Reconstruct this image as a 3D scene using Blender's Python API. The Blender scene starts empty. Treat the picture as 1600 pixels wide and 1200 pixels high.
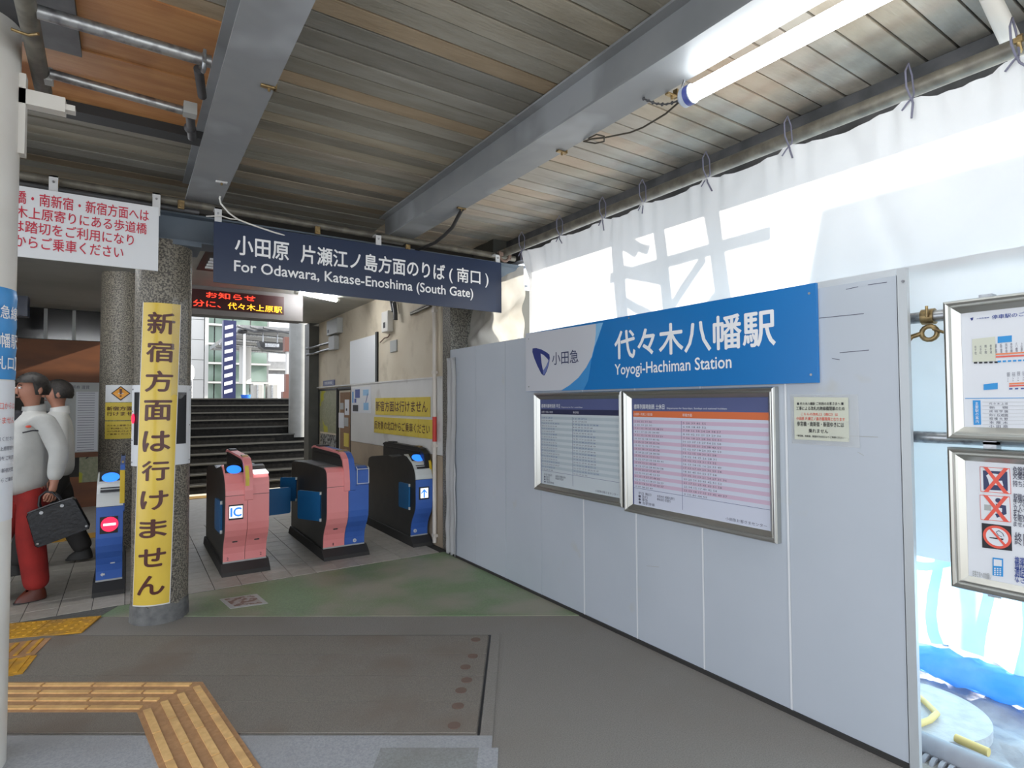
import bpy, math, random
from mathutils import Vector, Matrix
random.seed(7)
scn = bpy.context.scene
col = scn.collection
PI = math.pi
# ------------------------------------------------------------------ camera
F, PITCH, ROLL, YAW, EYE = 896.0, math.radians(1.8), math.radians(-0.3), math.radians(33.8018), 1.5
fw = Vector((math.sin(YAW)*math.cos(PITCH), math.cos(YAW)*math.cos(PITCH), math.sin(PITCH)))
rt0 = Vector((math.cos(YAW), -math.sin(YAW), 0)); up0 = rt0.cross(fw)
rt = rt0*math.cos(ROLL)+up0*math.sin(ROLL); up = -rt0*math.sin(ROLL)+up0*math.cos(ROLL)
cam = bpy.data.cameras.new('camera'); camo = bpy.data.objects.new('camera', cam); col.objects.link(camo)
cam.sensor_width = 36; cam.lens = 36*F/1600; cam.clip_start = .05; cam.clip_end = 300
m3 = Matrix((rt, up, -fw)).transposed()
camo.matrix_world = Matrix.Translation((0, 0, EYE)) @ m3.to_4x4()
scn.camera = camo
# ------------------------------------------------------------------ light
w = bpy.data.worlds.new('sky'); scn.world = w; w.use_nodes = True
bgn = w.node_tree.nodes['Background']; bgn.inputs[0].default_value = (.84, .90, .99, 1); bgn.inputs[1].default_value = 1.3
sl = bpy.data.lights.new('sun', 'SUN'); sl.energy = 9.0; sl.angle = math.radians(.6); sl.color = (1, .95, .84)
so = bpy.data.objects.new('sun', sl); col.objects.link(so)
SUN = Vector((-1, .10, -.455)).normalized()
so.rotation_euler = SUN.to_track_quat('-Z', 'Y').to_euler(); so.location = (8, 0, 6)
vs = scn.view_settings; vs.view_transform = 'Standard'; vs.look = 'None'; vs.exposure = 1.12; vs.gamma = 1; vs.use_curve_mapping = False
scn.cycles.max_bounces = 8; scn.cycles.diffuse_bounces = 5

# ------------------------------------------------------------------ helpers
def at(u, v, ax, val):
    d = fw + rt*((u-800)/F) - up*((v-600)/F)
    o = Vector((0, 0, EYE)); t = (val-o[ax])/d[ax]
    return o + d*t
def wp(u, v, X=2.66):
    p = at(u, v, 0, X); return p.y, p.z
def fp(u, v):
    p = at(u, v, 2, 0); return p.x, p.y

def mat(name, c1, c2=None, rough=.6, metal=0., scale=6., stretch=(1, 1, 1), bump=0., bscale=40., emit=None, es=1., lo=.35, hi=.65, detail=4., trans=0., rnd=None, c3=None, s3=2., lo3=.5, hi3=.7, alpha=1., spec=.5):
    m = bpy.data.materials.new(name); m.use_nodes = True
    nt = m.node_tree; N = nt.nodes; L = nt.links; b = N['Principled BSDF']
    b.inputs['Roughness'].default_value = rough; b.inputs['Metallic'].default_value = metal
    b.inputs['Base Color'].default_value = (*c1, 1); b.inputs['Specular IOR Level'].default_value = spec
    if alpha < 1: b.inputs['Alpha'].default_value = alpha
    src = None
    if c2 or c3 or bump or rnd:
        g = N.new('ShaderNodeNewGeometry'); mp = N.new('ShaderNodeMapping'); mp.inputs['Scale'].default_value = stretch
        L.new(g.outputs['Position'], mp.inputs[0])
    if rnd:
        oi = N.new('ShaderNodeObjectInfo'); r = N.new('ShaderNodeValToRGB'); L.new(oi.outputs['Random'], r.inputs[0])
        r.color_ramp.elements[0].color = (*rnd[0], 1); r.color_ramp.elements[1].color = (*rnd[-1], 1)
        for i, c in enumerate(rnd[1:-1]):
            e = r.color_ramp.elements.new((i+1)/(len(rnd)-1)); e.color = (*c, 1)
        src = r.outputs[0]
        va = N.new('ShaderNodeVectorMath'); va.operation = 'ADD'; L.new(mp.outputs[0], va.inputs[0])
        cm = N.new('ShaderNodeCombineXYZ'); ml = N.new('ShaderNodeMath'); ml.operation = 'MULTIPLY'; ml.inputs[1].default_value = 37
        L.new(oi.outputs['Random'], ml.inputs[0]); L.new(ml.outputs[0], cm.inputs[0]); L.new(cm.outputs[0], va.inputs[1]); mpo = va.outputs[0]
    elif c2 or c3 or bump: mpo = mp.outputs[0]
    if c2:
        n = N.new('ShaderNodeTexNoise'); n.inputs['Scale'].default_value = scale; n.inputs['Detail'].default_value = detail
        L.new(mpo, n.inputs['Vector'])
        mr = N.new('ShaderNodeMapRange'); mr.inputs[1].default_value = lo; mr.inputs[2].default_value = hi; L.new(n.outputs['Fac'], mr.inputs[0])
        mx = N.new('ShaderNodeMix'); mx.data_type = 'RGBA'; L.new(mr.outputs[0], mx.inputs[0])
        if src:
            mx.blend_type = 'MULTIPLY'; L.new(src, mx.inputs[6])
        else: mx.inputs[6].default_value = (*c1, 1)
        mx.inputs[7].default_value = (*c2, 1); src = mx.outputs[2]
    if c3:
        n = N.new('ShaderNodeTexNoise'); n.inputs['Scale'].default_value = s3; n.inputs['Detail'].default_value = 3
        L.new(g.outputs['Position'], n.inputs['Vector'])
        mr = N.new('ShaderNodeMapRange'); mr.inputs[1].default_value = lo3; mr.inputs[2].default_value = hi3; L.new(n.outputs['Fac'], mr.inputs[0])
        mx = N.new('ShaderNodeMix'); mx.data_type = 'RGBA'; L.new(mr.outputs[0], mx.inputs[0])
        if src: L.new(src, mx.inputs[6])
        else: mx.inputs[6].default_value = (*c1, 1)
        mx.inputs[7].default_value = (*c3, 1); src = mx.outputs[2]
    if src: L.new(src, b.inputs['Base Color'])
    if bump:
        n = N.new('ShaderNodeTexNoise'); n.inputs['Scale'].default_value = bscale; n.inputs['Detail'].default_value = 5
        L.new(mpo, n.inputs['Vector']); bp = N.new('ShaderNodeBump'); bp.inputs['Strength'].default_value = bump; bp.inputs['Distance'].default_value = .01
        L.new(n.outputs['Fac'], bp.inputs['Height']); L.new(bp.outputs[0], b.inputs['Normal'])
    if emit:
        b.inputs['Emission Color'].default_value = (*emit, 1); b.inputs['Emission Strength'].default_value = es
    if trans:
        t = N.new('ShaderNodeBsdfTranslucent'); ms = N.new('ShaderNodeMixShader'); ms.inputs[0].default_value = trans
        t.inputs[0].default_value = (*c1, 1)
        if src: L.new(src, t.inputs[0])
        L.new(b.outputs[0], ms.inputs[1]); L.new(t.outputs[0], ms.inputs[2])
        L.new(ms.outputs[0], N['Material Output'].inputs['Surface'])
    return m
def rgb(r, g, b):
    f = lambda x: ((x/255+.055)/1.055)**2.4 if x > 10 else x/255/12.92
    return (f(r), f(g), f(b))
M = {}
def K(k, *a, **kw): M[k] = mat(k, *a, **kw); return M[k]
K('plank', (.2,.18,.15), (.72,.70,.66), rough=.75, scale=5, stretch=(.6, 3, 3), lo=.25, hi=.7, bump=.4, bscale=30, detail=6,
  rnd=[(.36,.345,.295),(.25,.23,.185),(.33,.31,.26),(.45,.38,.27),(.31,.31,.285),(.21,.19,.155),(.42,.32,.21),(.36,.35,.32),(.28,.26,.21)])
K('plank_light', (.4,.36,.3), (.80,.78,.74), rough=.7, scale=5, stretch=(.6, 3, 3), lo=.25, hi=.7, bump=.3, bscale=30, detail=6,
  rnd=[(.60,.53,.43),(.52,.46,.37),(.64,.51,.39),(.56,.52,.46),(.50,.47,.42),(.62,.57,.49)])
K('plywood', (.46,.20,.07), (.56,.28,.11), rough=.55, scale=5, stretch=(.5, 5, 5), bump=.2, c3=(.32,.13,.05), s3=3)
K('slab', (.05,.05,.05), rough=.9)
K('beam', rgb(144,146,147), rgb(132,135,137), rough=.45, scale=3, c3=rgb(160,163,166), s3=1.5, lo3=.55, hi3=.62)
K('crossbeam', rgb(96,108,120), rgb(108,118,128), rough=.5, scale=4)
K('galv', (.42,.43,.44), (.22,.22,.23), rough=.35, metal=.8, scale=25, lo=.45)
K('pipe_paint', rgb(120,116,105), rgb(92,88,80), rough=.5, metal=.3, scale=14)
K('dark_steel', (.05,.052,.055), (.09,.09,.095), rough=.5, scale=8)
K('brass', (.42,.30,.14), (.2,.14,.07), rough=.4, metal=.8, scale=30)
K('black', (.012,.012,.013), rough=.45)
K('rubber', (.03,.028,.026), rough=.7)
K('cord', (.16,.16,.22), rough=.8)
K('cable', (.06,.05,.035), rough=.6)
K('white_metal', (.62,.62,.62), rough=.4)
K('white_paint', rgb(226,224,218), rgb(212,208,200), rough=.45, scale=2)
K('panel', rgb(187,193,201), rgb(180,187,195), rough=.42, scale=1.2, c3=rgb(184,187,188), s3=4, lo3=.68, hi3=.75)
K('panel_edge', rgb(186,190,192), rough=.4, metal=.2)
K('sign_white', rgb(222,224,226), rough=.4)
K('sign_grey', rgb(198,200,206), rough=.35)
K('sign_blue', (.006,.17,.48), rough=.35)
K('sign_midblue', (.05,.27,.60), rough=.35)
K('sign_lightblue', (.22,.48,.74), rough=.35)
K('sign_navy', (.020,.032,.072), rough=.3)
K('navy_ink', (.03,.04,.11), rough=.5)
K('logo_blue', (.02,.035,.19), rough=.4)
K('logo_mid', (.14,.18,.42), rough=.4)
K('ink', (.02,.02,.025), rough=.6)
K('ink_white', (.86,.86,.86), rough=.5)
K('ink_red', (.55,.02,.05), rough=.5)
K('ink_red2', (.75,.12,.08), rough=.5)
K('ink_brown', (.085,.02,.012), rough=.4)
K('ink_blue', (.035,.07,.3), rough=.5)
K('ink_grey', (.09,.09,.13), rough=.5)
K('yellow_vinyl', (.78,.56,.085), (.70,.49,.07), rough=.22, scale=3, bump=.25, bscale=7)
K('yellow_paper', (.74,.58,.09), (.66,.50,.07), rough=.6, scale=4)
K('clear_film', (.75,.75,.72), rough=.1, alpha=.16)
K('alu', (.52,.52,.49), rough=.3, metal=.95)
K('paper', rgb(220,222,226), rough=.5)
K('paper_grey', rgb(168,170,168), rough=.5)
K('tt_head', rgb(84,92,134), rough=.4)
K('tt_dark', rgb(44,48,78), rough=.4)
K('tt_orange', rgb(214,112,66), rough=.4)
K('tt_body1', rgb(196,204,208), rough=.35)
K('tt_stripe1', rgb(178,190,196), rough=.35)
K('tt_body2', rgb(204,208,222), rough=.35)
K('tt_stripe2', rgb(204,178,198), rough=.35)
K('khaki', rgb(206,208,190), rough=.5)
K('cyan_ink', rgb(26,140,206), rough=.4)
K('orange_ink', rgb(226,130,80), rough=.4)
K('cross_red', rgb(226,84,64), rough=.4)
K('tarp', (.68,.68,.68), (.62,.62,.62), rough=.5, scale=2, trans=.33, bump=.15, bscale=6)
K('tarp_old', (.52,.50,.46), (.40,.37,.32), rough=.6, scale=3, trans=.25, bump=.4, bscale=10)
K('blue_sheet', (.58,.85,1.0), (.42,.74,1.0), rough=.35, scale=3, trans=.75, bump=.3, bscale=8)
K('blue_sheet_dark', (.14,.45,.85), (.3,.58,.92), rough=.35, scale=5, trans=.5, bump=.5, bscale=12)
K('asphalt', rgb(148,143,136), rgb(126,122,116), rough=.85, scale=160, lo=.3, hi=.7, bump=.5, bscale=220, c3=rgb(134,127,118), s3=1.3, lo3=.45, hi3=.75)
K('asphalt_cover', rgb(138,131,121), rgb(116,110,102), rough=.85, scale=160, lo=.3, hi=.7, bump=.4, bscale=200, c3=rgb(122,110,98), s3=2, lo3=.5, hi3=.7)
K('cement', rgb(170,171,173), rgb(152,154,157), rough=.85, scale=90, bump=.3, bscale=120, c3=rgb(156,156,156), s3=2)
K('street', (.5,.5,.49), (.42,.42,.41), rough=.9, scale=3)
K('cement2', rgb(150,152,150), rgb(136,137,134), rough=.85, scale=90, bump=.3, bscale=120, c3=rgb(130,128,122), s3=2)
K('green_floor', rgb(122,144,104), rgb(112,130,96), rough=.5, scale=60, bump=.2, bscale=80, c3=rgb(150,146,128), s3=1.6, lo3=.42, hi3=.62)
K('apron_dark', rgb(98,98,92), rgb(84,84,80), rough=.8, scale=60, bump=.2)
K('tile', (.2,.19,.17), (.86,.84,.8), rough=.5, scale=14, lo=.3, bump=.2, rnd=[(.40,.375,.33),(.44,.41,.36),(.36,.34,.30),(.42,.39,.34)])
K('grout', rgb(62,60,55), rough=.9)
K('granite', rgb(142,135,121), rgb(80,76,69), rough=.5, scale=95, lo=.44, hi=.56, detail=2, bump=.15, bscale=90)
K('granite_dark', rgb(132,128,118), rgb(80,78,73), rough=.6, scale=70, lo=.44, hi=.56, detail=2, bump=.3, bscale=30)
K('skirt', (.2,.2,.19), (.10,.10,.10), rough=.7, scale=12, bump=.8, bscale=14)
K('tactile', rgb(190,146,102), rgb(174,131,90), rough=.7, scale=40, bump=.3, c3=rgb(164,124,88), s3=3)
K('tactile_bar', rgb(236,194,130), rgb(224,180,116), rough=.6, scale=40, c3=rgb(204,160,106), s3=6)
K('tactile_yellow', rgb(214,160,40), rgb(190,140,40), rough=.6, scale=30, c3=rgb(170,128,60), s3=6)
K('old_wall', rgb(214,204,184), rgb(204,192,170), rough=.8, scale=1.5, c3=rgb(172,158,136), s3=3.4, lo3=.54, hi3=.85, bump=.2, bscale=12)
K('wall_panel', rgb(222,220,216), rgb(212,210,206), rough=.5, scale=2, c3=rgb(196,192,186), s3=3, lo3=.6)
K('wall_beige', rgb(178,160,138), rgb(160,144,124), rough=.6, scale=2)
K('soffit', rgb(176,176,170), rgb(160,160,154), rough=.6, scale=1.5)
K('pilaster', rgb(84,84,78), rgb(72,72,68), rough=.6, scale=4)
K('dark_wall', rgb(52,48,42), rgb(40,37,33), rough=.7, scale=2)
K('brown_board', rgb(124,74,40), rgb(104,62,36), rough=.6, scale=2, stretch=(1,1,3))
K('window_dark', rgb(26,25,24), rough=.15)
K('stair', (.016,.015,.014), (.009,.009,.0085), rough=.8, scale=18, bump=.2, spec=.05)
K('nosing', (.07,.068,.06), rough=.6, spec=.1)
K('gate_black', (.028,.027,.025), (.02,.02,.019), rough=.42, scale=8)
K('gate_top', (.085,.088,.088), (.05,.05,.05), rough=.35, scale=6)
K('gate_pink', rgb(240,150,148), rgb(236,142,140), rough=.4, scale=3)
K('gate_blue', rgb(62,104,184), rgb(56,96,174), rough=.4, scale=3)
K('gate_white', rgb(206,208,206), rough=.35)
K('flap', (.018,.14,.34), (.014,.11,.28), rough=.35, scale=3)
K('screen_blue', (.0,.05,.6), emit=(.02,.16,1), es=0.8)
K('screen_cyan', (.02,.15,.9), emit=(.02,.18,1), es=0.75)
K('lit_white', (.8,.8,.8), emit=(.92,.94,1), es=0.525)
K('lit_red', (.8,.02,.05), emit=(1,.02,.08), es=0.65)
K('led_red', (.8,.02,.02), emit=(1,.05,.02), es=.95)
K('led_yellow', (.8,.4,.02), emit=(1,.42,.02), es=1.0)
K('led_panel', (.045,.008,.008), rough=.4)
K('led_case', rgb(112,107,105), rough=.5)
K('tube_on', (.9,.9,.9), emit=(.93,.97,1), es=8)
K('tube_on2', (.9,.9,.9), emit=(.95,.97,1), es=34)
K('tube_cap', rgb(196,206,220), rough=.3)
K('tube_blue', rgb(84,96,170), rough=.4)
K('skin', (.42,.20,.13), (.38,.17,.11), rough=.55, scale=10)
K('hair', (.012,.010,.009), (.03,.024,.02), rough=.6, scale=60)
K('jacket', rgb(188,188,184), rgb(176,176,172), rough=.85, scale=7, bump=.5, bscale=14)
K('jacket_white', rgb(206,206,202), rough=.85, bump=.5, bscale=14)
K('shirt_dark', (.02,.02,.025), rough=.8)
K('trousers_red', rgb(150,34,28), rgb(130,28,24), rough=.85, scale=7, bump=.4, bscale=12)
K('trousers_dark', (.035,.032,.03), rough=.85)
K('shoe_brown', rgb(98,42,24), rgb(80,34,20), rough=.45, scale=9)
K('leather', (.003,.0035,.005), (.006,.007,.010), rough=.4, scale=12, bump=.3, bscale=40)
K('glass_green', (.10,.15,.11), (.24,.30,.26), rough=.2, scale=1.2, detail=1)
K('bg_grey', (.20,.20,.20), (.26,.26,.26), rough=.6)
K('column_grey', (.20,.20,.19), (.17,.17,.16), rough=.6)
K('bg_pale', (.46,.45,.43), rough=.6)
K('lip', (.25,.12,.09), rough=.5)
K('bg_white', rgb(236,236,236), rough=.6)
K('bg_beige', rgb(214,206,196), rough=.6)
K('bg_concrete', rgb(190,188,180), rough=.7)
K('stripe_blue', (.008,.012,.07), rough=.4)
K('redbrown', (.13,.05,.035), rough=.5)
K('gravel', rgb(172,172,176), rgb(148,148,154), rough=.9, scale=9, bump=.8, bscale=24, c3=rgb(186,186,188), s3=5)
K('slab_concrete', rgb(196,196,196), rgb(178,178,180), rough=.9, scale=12, bump=.4)
K('hose', rgb(214,190,120), rough=.5)
K('big_pipe', rgb(150,152,158), rgb(134,136,142), rough=.6, scale=8)
K('map_green', rgb(128,132,104), rgb(150,148,122), rough=.6, scale=30, c3=rgb(170,166,40), s3=2.5, lo3=.58, hi3=.62)
K('cork', rgb(142,108,78), rgb(128,96,68), rough=.8, scale=40)
K('bw_print', rgb(150,150,146), rgb(30,30,32), rough=.6, scale=30, lo=.48, hi=.52)
K('yellow_sign', rgb(224,190,50), rough=.5)
K('amber', rgb(236,164,60), rough=.5)
K('rust', (.16,.105,.08), rough=.8)
K('bucket', rgb(20,90,190), rough=.4)
K('purple_sign', rgb(92,96,130), rough=.5)
K('red_mark', rgb(200,60,50), rough=.5)
K('mosaic', rgb(120,96,84), rgb(160,154,148), rough=.6, scale=25, lo=.46, hi=.54)

def darken_edge(m, x0, x1, c):   # uneven darkening of the planks towards the outer edge
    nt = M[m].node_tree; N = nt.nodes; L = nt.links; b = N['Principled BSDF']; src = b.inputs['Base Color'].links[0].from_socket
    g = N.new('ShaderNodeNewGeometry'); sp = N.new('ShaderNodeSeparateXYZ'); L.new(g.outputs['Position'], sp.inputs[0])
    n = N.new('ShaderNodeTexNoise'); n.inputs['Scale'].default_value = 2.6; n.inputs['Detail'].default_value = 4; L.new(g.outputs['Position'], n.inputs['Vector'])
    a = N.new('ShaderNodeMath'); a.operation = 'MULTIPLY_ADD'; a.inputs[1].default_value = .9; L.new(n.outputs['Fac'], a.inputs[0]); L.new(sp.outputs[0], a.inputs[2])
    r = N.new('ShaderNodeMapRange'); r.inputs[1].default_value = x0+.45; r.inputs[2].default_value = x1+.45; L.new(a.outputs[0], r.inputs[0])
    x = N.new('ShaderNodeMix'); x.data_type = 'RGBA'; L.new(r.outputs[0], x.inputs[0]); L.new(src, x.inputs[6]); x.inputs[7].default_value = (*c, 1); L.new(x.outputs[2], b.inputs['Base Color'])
darken_edge('plank_light', 2.72, 3.25, (.09, .085, .075))

class MB:
    def __init__(s): s.v = []; s.f = []; s.sm = []; s.mi = []; s.cur = 0
    def add(s, vs, fs, smooth=False):
        o = len(s.v); s.v += [tuple(p) for p in vs]
        for f in fs: s.f.append([i+o for i in f]); s.sm.append(smooth); s.mi.append(s.cur)
        return s
    def box(s, a, b, bev=0):
        x0, y0, z0 = [min(a[i], b[i]) for i in range(3)]; x1, y1, z1 = [max(a[i], b[i]) for i in range(3)]
        if not bev:
            s.add([(x0,y0,z0),(x1,y0,z0),(x1,y1,z0),(x0,y1,z0),(x0,y0,z1),(x1,y0,z1),(x1,y1,z1),(x0,y1,z1)],
                  [(0,3,2,1),(4,5,6,7),(0,1,5,4),(1,2,6,5),(2,3,7,6),(3,0,4,7)])
            return s
        import bmesh
        bm = bmesh.new(); bmesh.ops.create_cube(bm, size=1)
        for v in bm.verts: v.co = Vector(((x0+x1)/2+v.co.x*(x1-x0), (y0+y1)/2+v.co.y*(y1-y0), (z0+z1)/2+v.co.z*(z1-z0)))
        bmesh.ops.bevel(bm, geom=bm.edges[:], offset=bev, segments=2, affect='EDGES', profile=.5)
        bm.verts.index_update()
        s.add([v.co.copy() for v in bm.verts], [[v.index for v in f.verts] for f in bm.faces]); bm.free(); return s
    def obox(s, c, e, n, le, ln, z0, z1):   # oriented box on the floor: centre, unit dir e, unit dir n, lengths
        c = Vector((c[0], c[1], 0)); e = Vector((*e, 0)); n = Vector((*n, 0)); P = []
        for z in (z0, z1):
            for a, b in ((-1,-1),(1,-1),(1,1),(-1,1)): P.append(c+e*a*le/2+n*b*ln/2+Vector((0,0,z)))
        return s.add(P, [(0,3,2,1),(4,5,6,7),(0,1,5,4),(1,2,6,5),(2,3,7,6),(3,0,4,7)])
    def cyl(s, a, b, r, r2=None, n=16, caps=True):
        a = Vector(a); b = Vector(b); r2 = r if r2 is None else r2; d = (b-a).normalized()
        u = d.orthogonal().normalized(); w_ = d.cross(u); o = len(s.v)
        vs = []
        for c, q in ((a, r), (b, r2)):
            for i in range(n): t = 2*PI*i/n; vs.append(c+u*math.cos(t)*q+w_*math.sin(t)*q)
        s.add(vs, [(i, (i+1)%n, n+(i+1)%n, n+i) for i in range(n)], True)
        if caps: s.add(vs, [list(range(n))[::-1], list(range(n, 2*n))])
        return s
    def tube(s, pts, r, n=8):
        pts = [Vector(p) for p in pts]; vs = []; u = None
        for i, p in enumerate(pts):
            d = (pts[min(i+1, len(pts)-1)]-pts[max(i-1, 0)]).normalized()
            if u is None: u = d.orthogonal().normalized()
            u = (u-d*u.dot(d)).normalized(); w_ = d.cross(u)
            q = r[i] if isinstance(r, (list, tuple)) else r
            for k in range(n): t = 2*PI*k/n; vs.append(p+u*math.cos(t)*q+w_*math.sin(t)*q)
        fs = [(i*n+k, i*n+(k+1)%n, (i+1)*n+(k+1)%n, (i+1)*n+k) for i in range(len(pts)-1) for k in range(n)]
        s.add(vs, fs, True); s.add(vs[:n], [list(range(n))[::-1]]); s.add(vs[-n:], [list(range(n))]); return s
    def prism(s, poly, ax, a, b, smooth=False):  # poly in the two other axes (in order), extruded along ax
        n = len(poly); vs = []
        for t in (a, b):
            for p, q in poly:
                vs.append({0: (t, p, q), 1: (p, t, q), 2: (p, q, t)}[ax])
        s.add(vs, [(i, (i+1)%n, n+(i+1)%n, n+i) for i in range(n)], smooth)
        s.add(vs, [list(range(n))[::-1], list(range(n, 2*n))]); return s
    def grid(s, fn, nu, nv, smooth=True, closed=False):
        vs = [fn(i/nu, j/nv) for j in range(nv+1) for i in range(nu+1)]
        s.add(vs, [(j*(nu+1)+i, j*(nu+1)+i+1, (j+1)*(nu+1)+i+1, (j+1)*(nu+1)+i) for j in range(nv) for i in range(nu)], smooth); return s
    def sphere(s, c, r, n=12, m=8):
        c = Vector(c); r = Vector(r) if not isinstance(r, (int, float)) else Vector((r, r, r))
        return s.grid(lambda u, v: c+Vector((r.x*math.sin(PI*v)*math.cos(2*PI*u), r.y*math.sin(PI*v)*math.sin(2*PI*u), r.z*math.cos(PI*v))), n, m)
    def build(s, name, m, parent=None, solid=0):
        me = bpy.data.meshes.new(name); me.from_pydata(s.v, [], s.f)
        me.polygons.foreach_set('use_smooth', s.sm); me.polygons.foreach_set('material_index', s.mi)
        for mm in (m if isinstance(m, (list, tuple)) else [m]): me.materials.append(M[mm])
        me.update()
        o = bpy.data.objects.new(name, me); col.objects.link(o)
        if solid:
            md = o.modifiers.new('s', 'SOLIDIFY'); md.thickness = solid; md.offset = 0
        if parent: setp(o, parent)
        return o
def setp(o, p):
    o.parent = p; o.matrix_parent_inverse = wm(p).inverted()
def wm(p):
    m = Matrix.LocRotScale(p.location, p.rotation_euler, p.scale)
    return m if p.parent is None else wm(p.parent) @ p.matrix_parent_inverse @ m
def tag(o, label=None, cat=None, group=None, kind=None):
    if label: o['label'] = label
    if cat: o['category'] = cat
    if group: o['group'] = group
    if kind: o['kind'] = kind
    return o
def thing(name, label, cat, loc, group=None):
    o = bpy.data.objects.new(name, None); col.objects.link(o); o.location = loc; o.empty_display_size = .05
    return tag(o, label, cat, group)
def struct(name, mb, m):
    return tag(mb.build(name, m), kind='structure')
def B(a, b, bev=0): return MB().box(a, b, bev)

_tc = {}
def textmesh(body, bold=0., res=3, shear=0., line=1., cut=0):
    c = bpy.data.curves.new('t', 'FONT'); c.body = body; c.size = 1; c.resolution_u = res; c.offset = bold; c.shear = shear; c.space_line = line
    o = bpy.data.objects.new('t', c); col.objects.link(o)
    dg = bpy.context.evaluated_depsgraph_get(); me = bpy.data.meshes.new_from_object(o.evaluated_get(dg))
    vs = [v.co.copy() for v in me.vertices]; fs = [list(p.vertices) for p in me.polygons]
    if cut:
        import bmesh
        bm = bmesh.new(); bm.from_mesh(me); x0 = min(v.co.x for v in bm.verts); x1 = max(v.co.x for v in bm.verts)
        for i in range(1, cut): bmesh.ops.bisect_plane(bm, geom=bm.verts[:]+bm.edges[:]+bm.faces[:], plane_co=(x0+(x1-x0)*i/cut, 0, 0), plane_no=(1, 0, 0))
        bm.verts.index_update(); vs = [v.co.copy() for v in bm.verts]; fs = [[v.index for v in f.verts] for f in bm.faces]; bm.free()
    bpy.data.objects.remove(o); bpy.data.curves.remove(c); bpy.data.meshes.remove(me)
    return vs, fs
def text(body, frame, m, parent, x0, x1, y0, y1, bold=0., name='lettering', **kw):
    """frame(s,t)->world point; the text's ink box is fitted to x0..x1, y0..y1 (x1 or None keeps aspect)"""
    vs, fs = textmesh(body, 0, **kw)
    if not vs: return None
    ax, bx = min(v.x for v in vs), max(v.x for v in vs); ay, by = min(v.y for v in vs), max(v.y for v in vs)
    sy = (y1-y0)/(by-ay); sx = sy if x1 is None else (x1-x0)/(bx-ax)
    xm, ym = x0+(bx-ax)*sx/2, (y0+y1)/2
    p0 = Vector(frame(xm, ym)); e = .002
    n = (Vector(frame(xm+e, ym))-p0).cross(Vector(frame(xm, ym+e))-p0); n.normalize()
    if n.dot(Vector((0, 0, EYE))-p0) < 0: n = -n
    mb = MB(); sh = [(0, 0)]
    if bold: sh = [(0, 0), (bold, 0), (-bold, 0), (0, bold), (0, -bold)]
    for k, (dx, dy) in enumerate(sh):
        mb.add([Vector(frame(x0+(v.x-ax+dx)*sx, y0+(v.y-ay+dy)*sy))+n*(.0001*k) for v in vs], fs)
    o = mb.build(name, m, parent)
    return o
# ================================================================== structure
W = 2.66
wallf = lambda X: (lambda s, t: (X, -s, t))
frontf = lambda Y: (lambda s, t: (s, Y, t))
floorm = lambda z: (lambda s, t: (s, t, z))
# ---- floor
fl = struct('floor', B((-4, -3, -.12), (2.85, 4.6, 0)).box((-4, 4.6, -.12), (3.3, 16, 0)), 'asphalt')
e1 = (.826, -.564); n1 = (.564, .826)
def EN(e, n): return (e1[0]*e+n1[0]*n, e1[1]*e+n1[1]*n)
# green concrete apron between road line and tiles
MB().prism([(-.40, 5.2), (1.99, 3.57), (2.655, 3.12), (2.655, 5.2)], 2, 0, .004).build('concrete_apron', 'green_floor', fl)
MB().prism([(-2.3, 5.19), (-1.9, 4.98), (-.17, 4.98), (-.02, 5.24), (-.02, 5.3), (-2.3, 5.3)], 2, .0045, .006).build('apron_patch', 'apron_dark', fl)
# cover slabs of the drain, each its own piece
holes = [[(-.27, 0.06)], [(-.27, .10), (-.3, -.04)], [(-.28, .08), (-.3, -.03)], [(-.3, .09), (-.3, -.08)]]
for i in range(4):
    n0 = 3.72-.272*i; nn = n0-.264
    p = MB().prism([EN(-4.2, nn), EN(-.195, nn), EN(-.195, n0), EN(-4.2, n0)], 2, .002, .008).build('cover_slab', 'asphalt_cover', fl)
    for (he, hn) in holes[i]:
        c = EN(he, (n0+nn)/2+hn)
        h = MB().cyl((c[0], c[1], .008), (c[0], c[1], .0105), .030).build('lifting_eye', 'rust', p)
MB().prism([EN(-4.2, 3.725), EN(-.188, 3.725), EN(-.188, 3.738), EN(-4.2, 3.738)], 2, .001, .003).prism([EN(-.188, 2.62), EN(-.178, 2.62), EN(-.178, 3.738), EN(-.188, 3.738)], 2, .001, .003).build('cover_joint', 'black', fl)
for a, b, c, d, mm in ((-4.2, -.12, 2.53, 2.62, 'cement'), (-.175, -.09, 1.2, 2.53, 'cement'), (-.72, -.60, 1.2, 2.53, 'cement'), (-4.2, -.72, 1.2, 2.53, 'cement'), (-.60, -.175, 1.2, 2.53, 'cement2'), (-.176, -.12, 2.62, 3.74, 'asphalt')):
    MB().prism([EN(a, c), EN(b, c), EN(b, d), EN(a, d)], 2, .001, .0045).build('concrete_strip', mm, fl)
# tiles inside the gate line
MB().box((-3.4, 5.2, .0005), (2.7, 10.8, .003)).build('tile_bed', 'grout', fl)
tm = None
for j in range(14):
    for i in range(20):
        x = -1.2+.2*i; y = 5.205+.2*j
        if x > 2.6: continue
        if tm is None: o = MB().box((.0025, .0025, 0), (.1975, .1975, .0065), .0015).build('floor_tile', 'tile', fl); tm = o.data
        else:
            o = bpy.data.objects.new('floor_tile', tm); col.objects.link(o); setp(o, fl)
        o.location = (x, y, .002 + random.uniform(0, .0008))
MB().box((-1.2, 8.01, .002), (2.7, 10.8, .0075)).build('far_tile_field', 'tile', fl)
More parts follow.
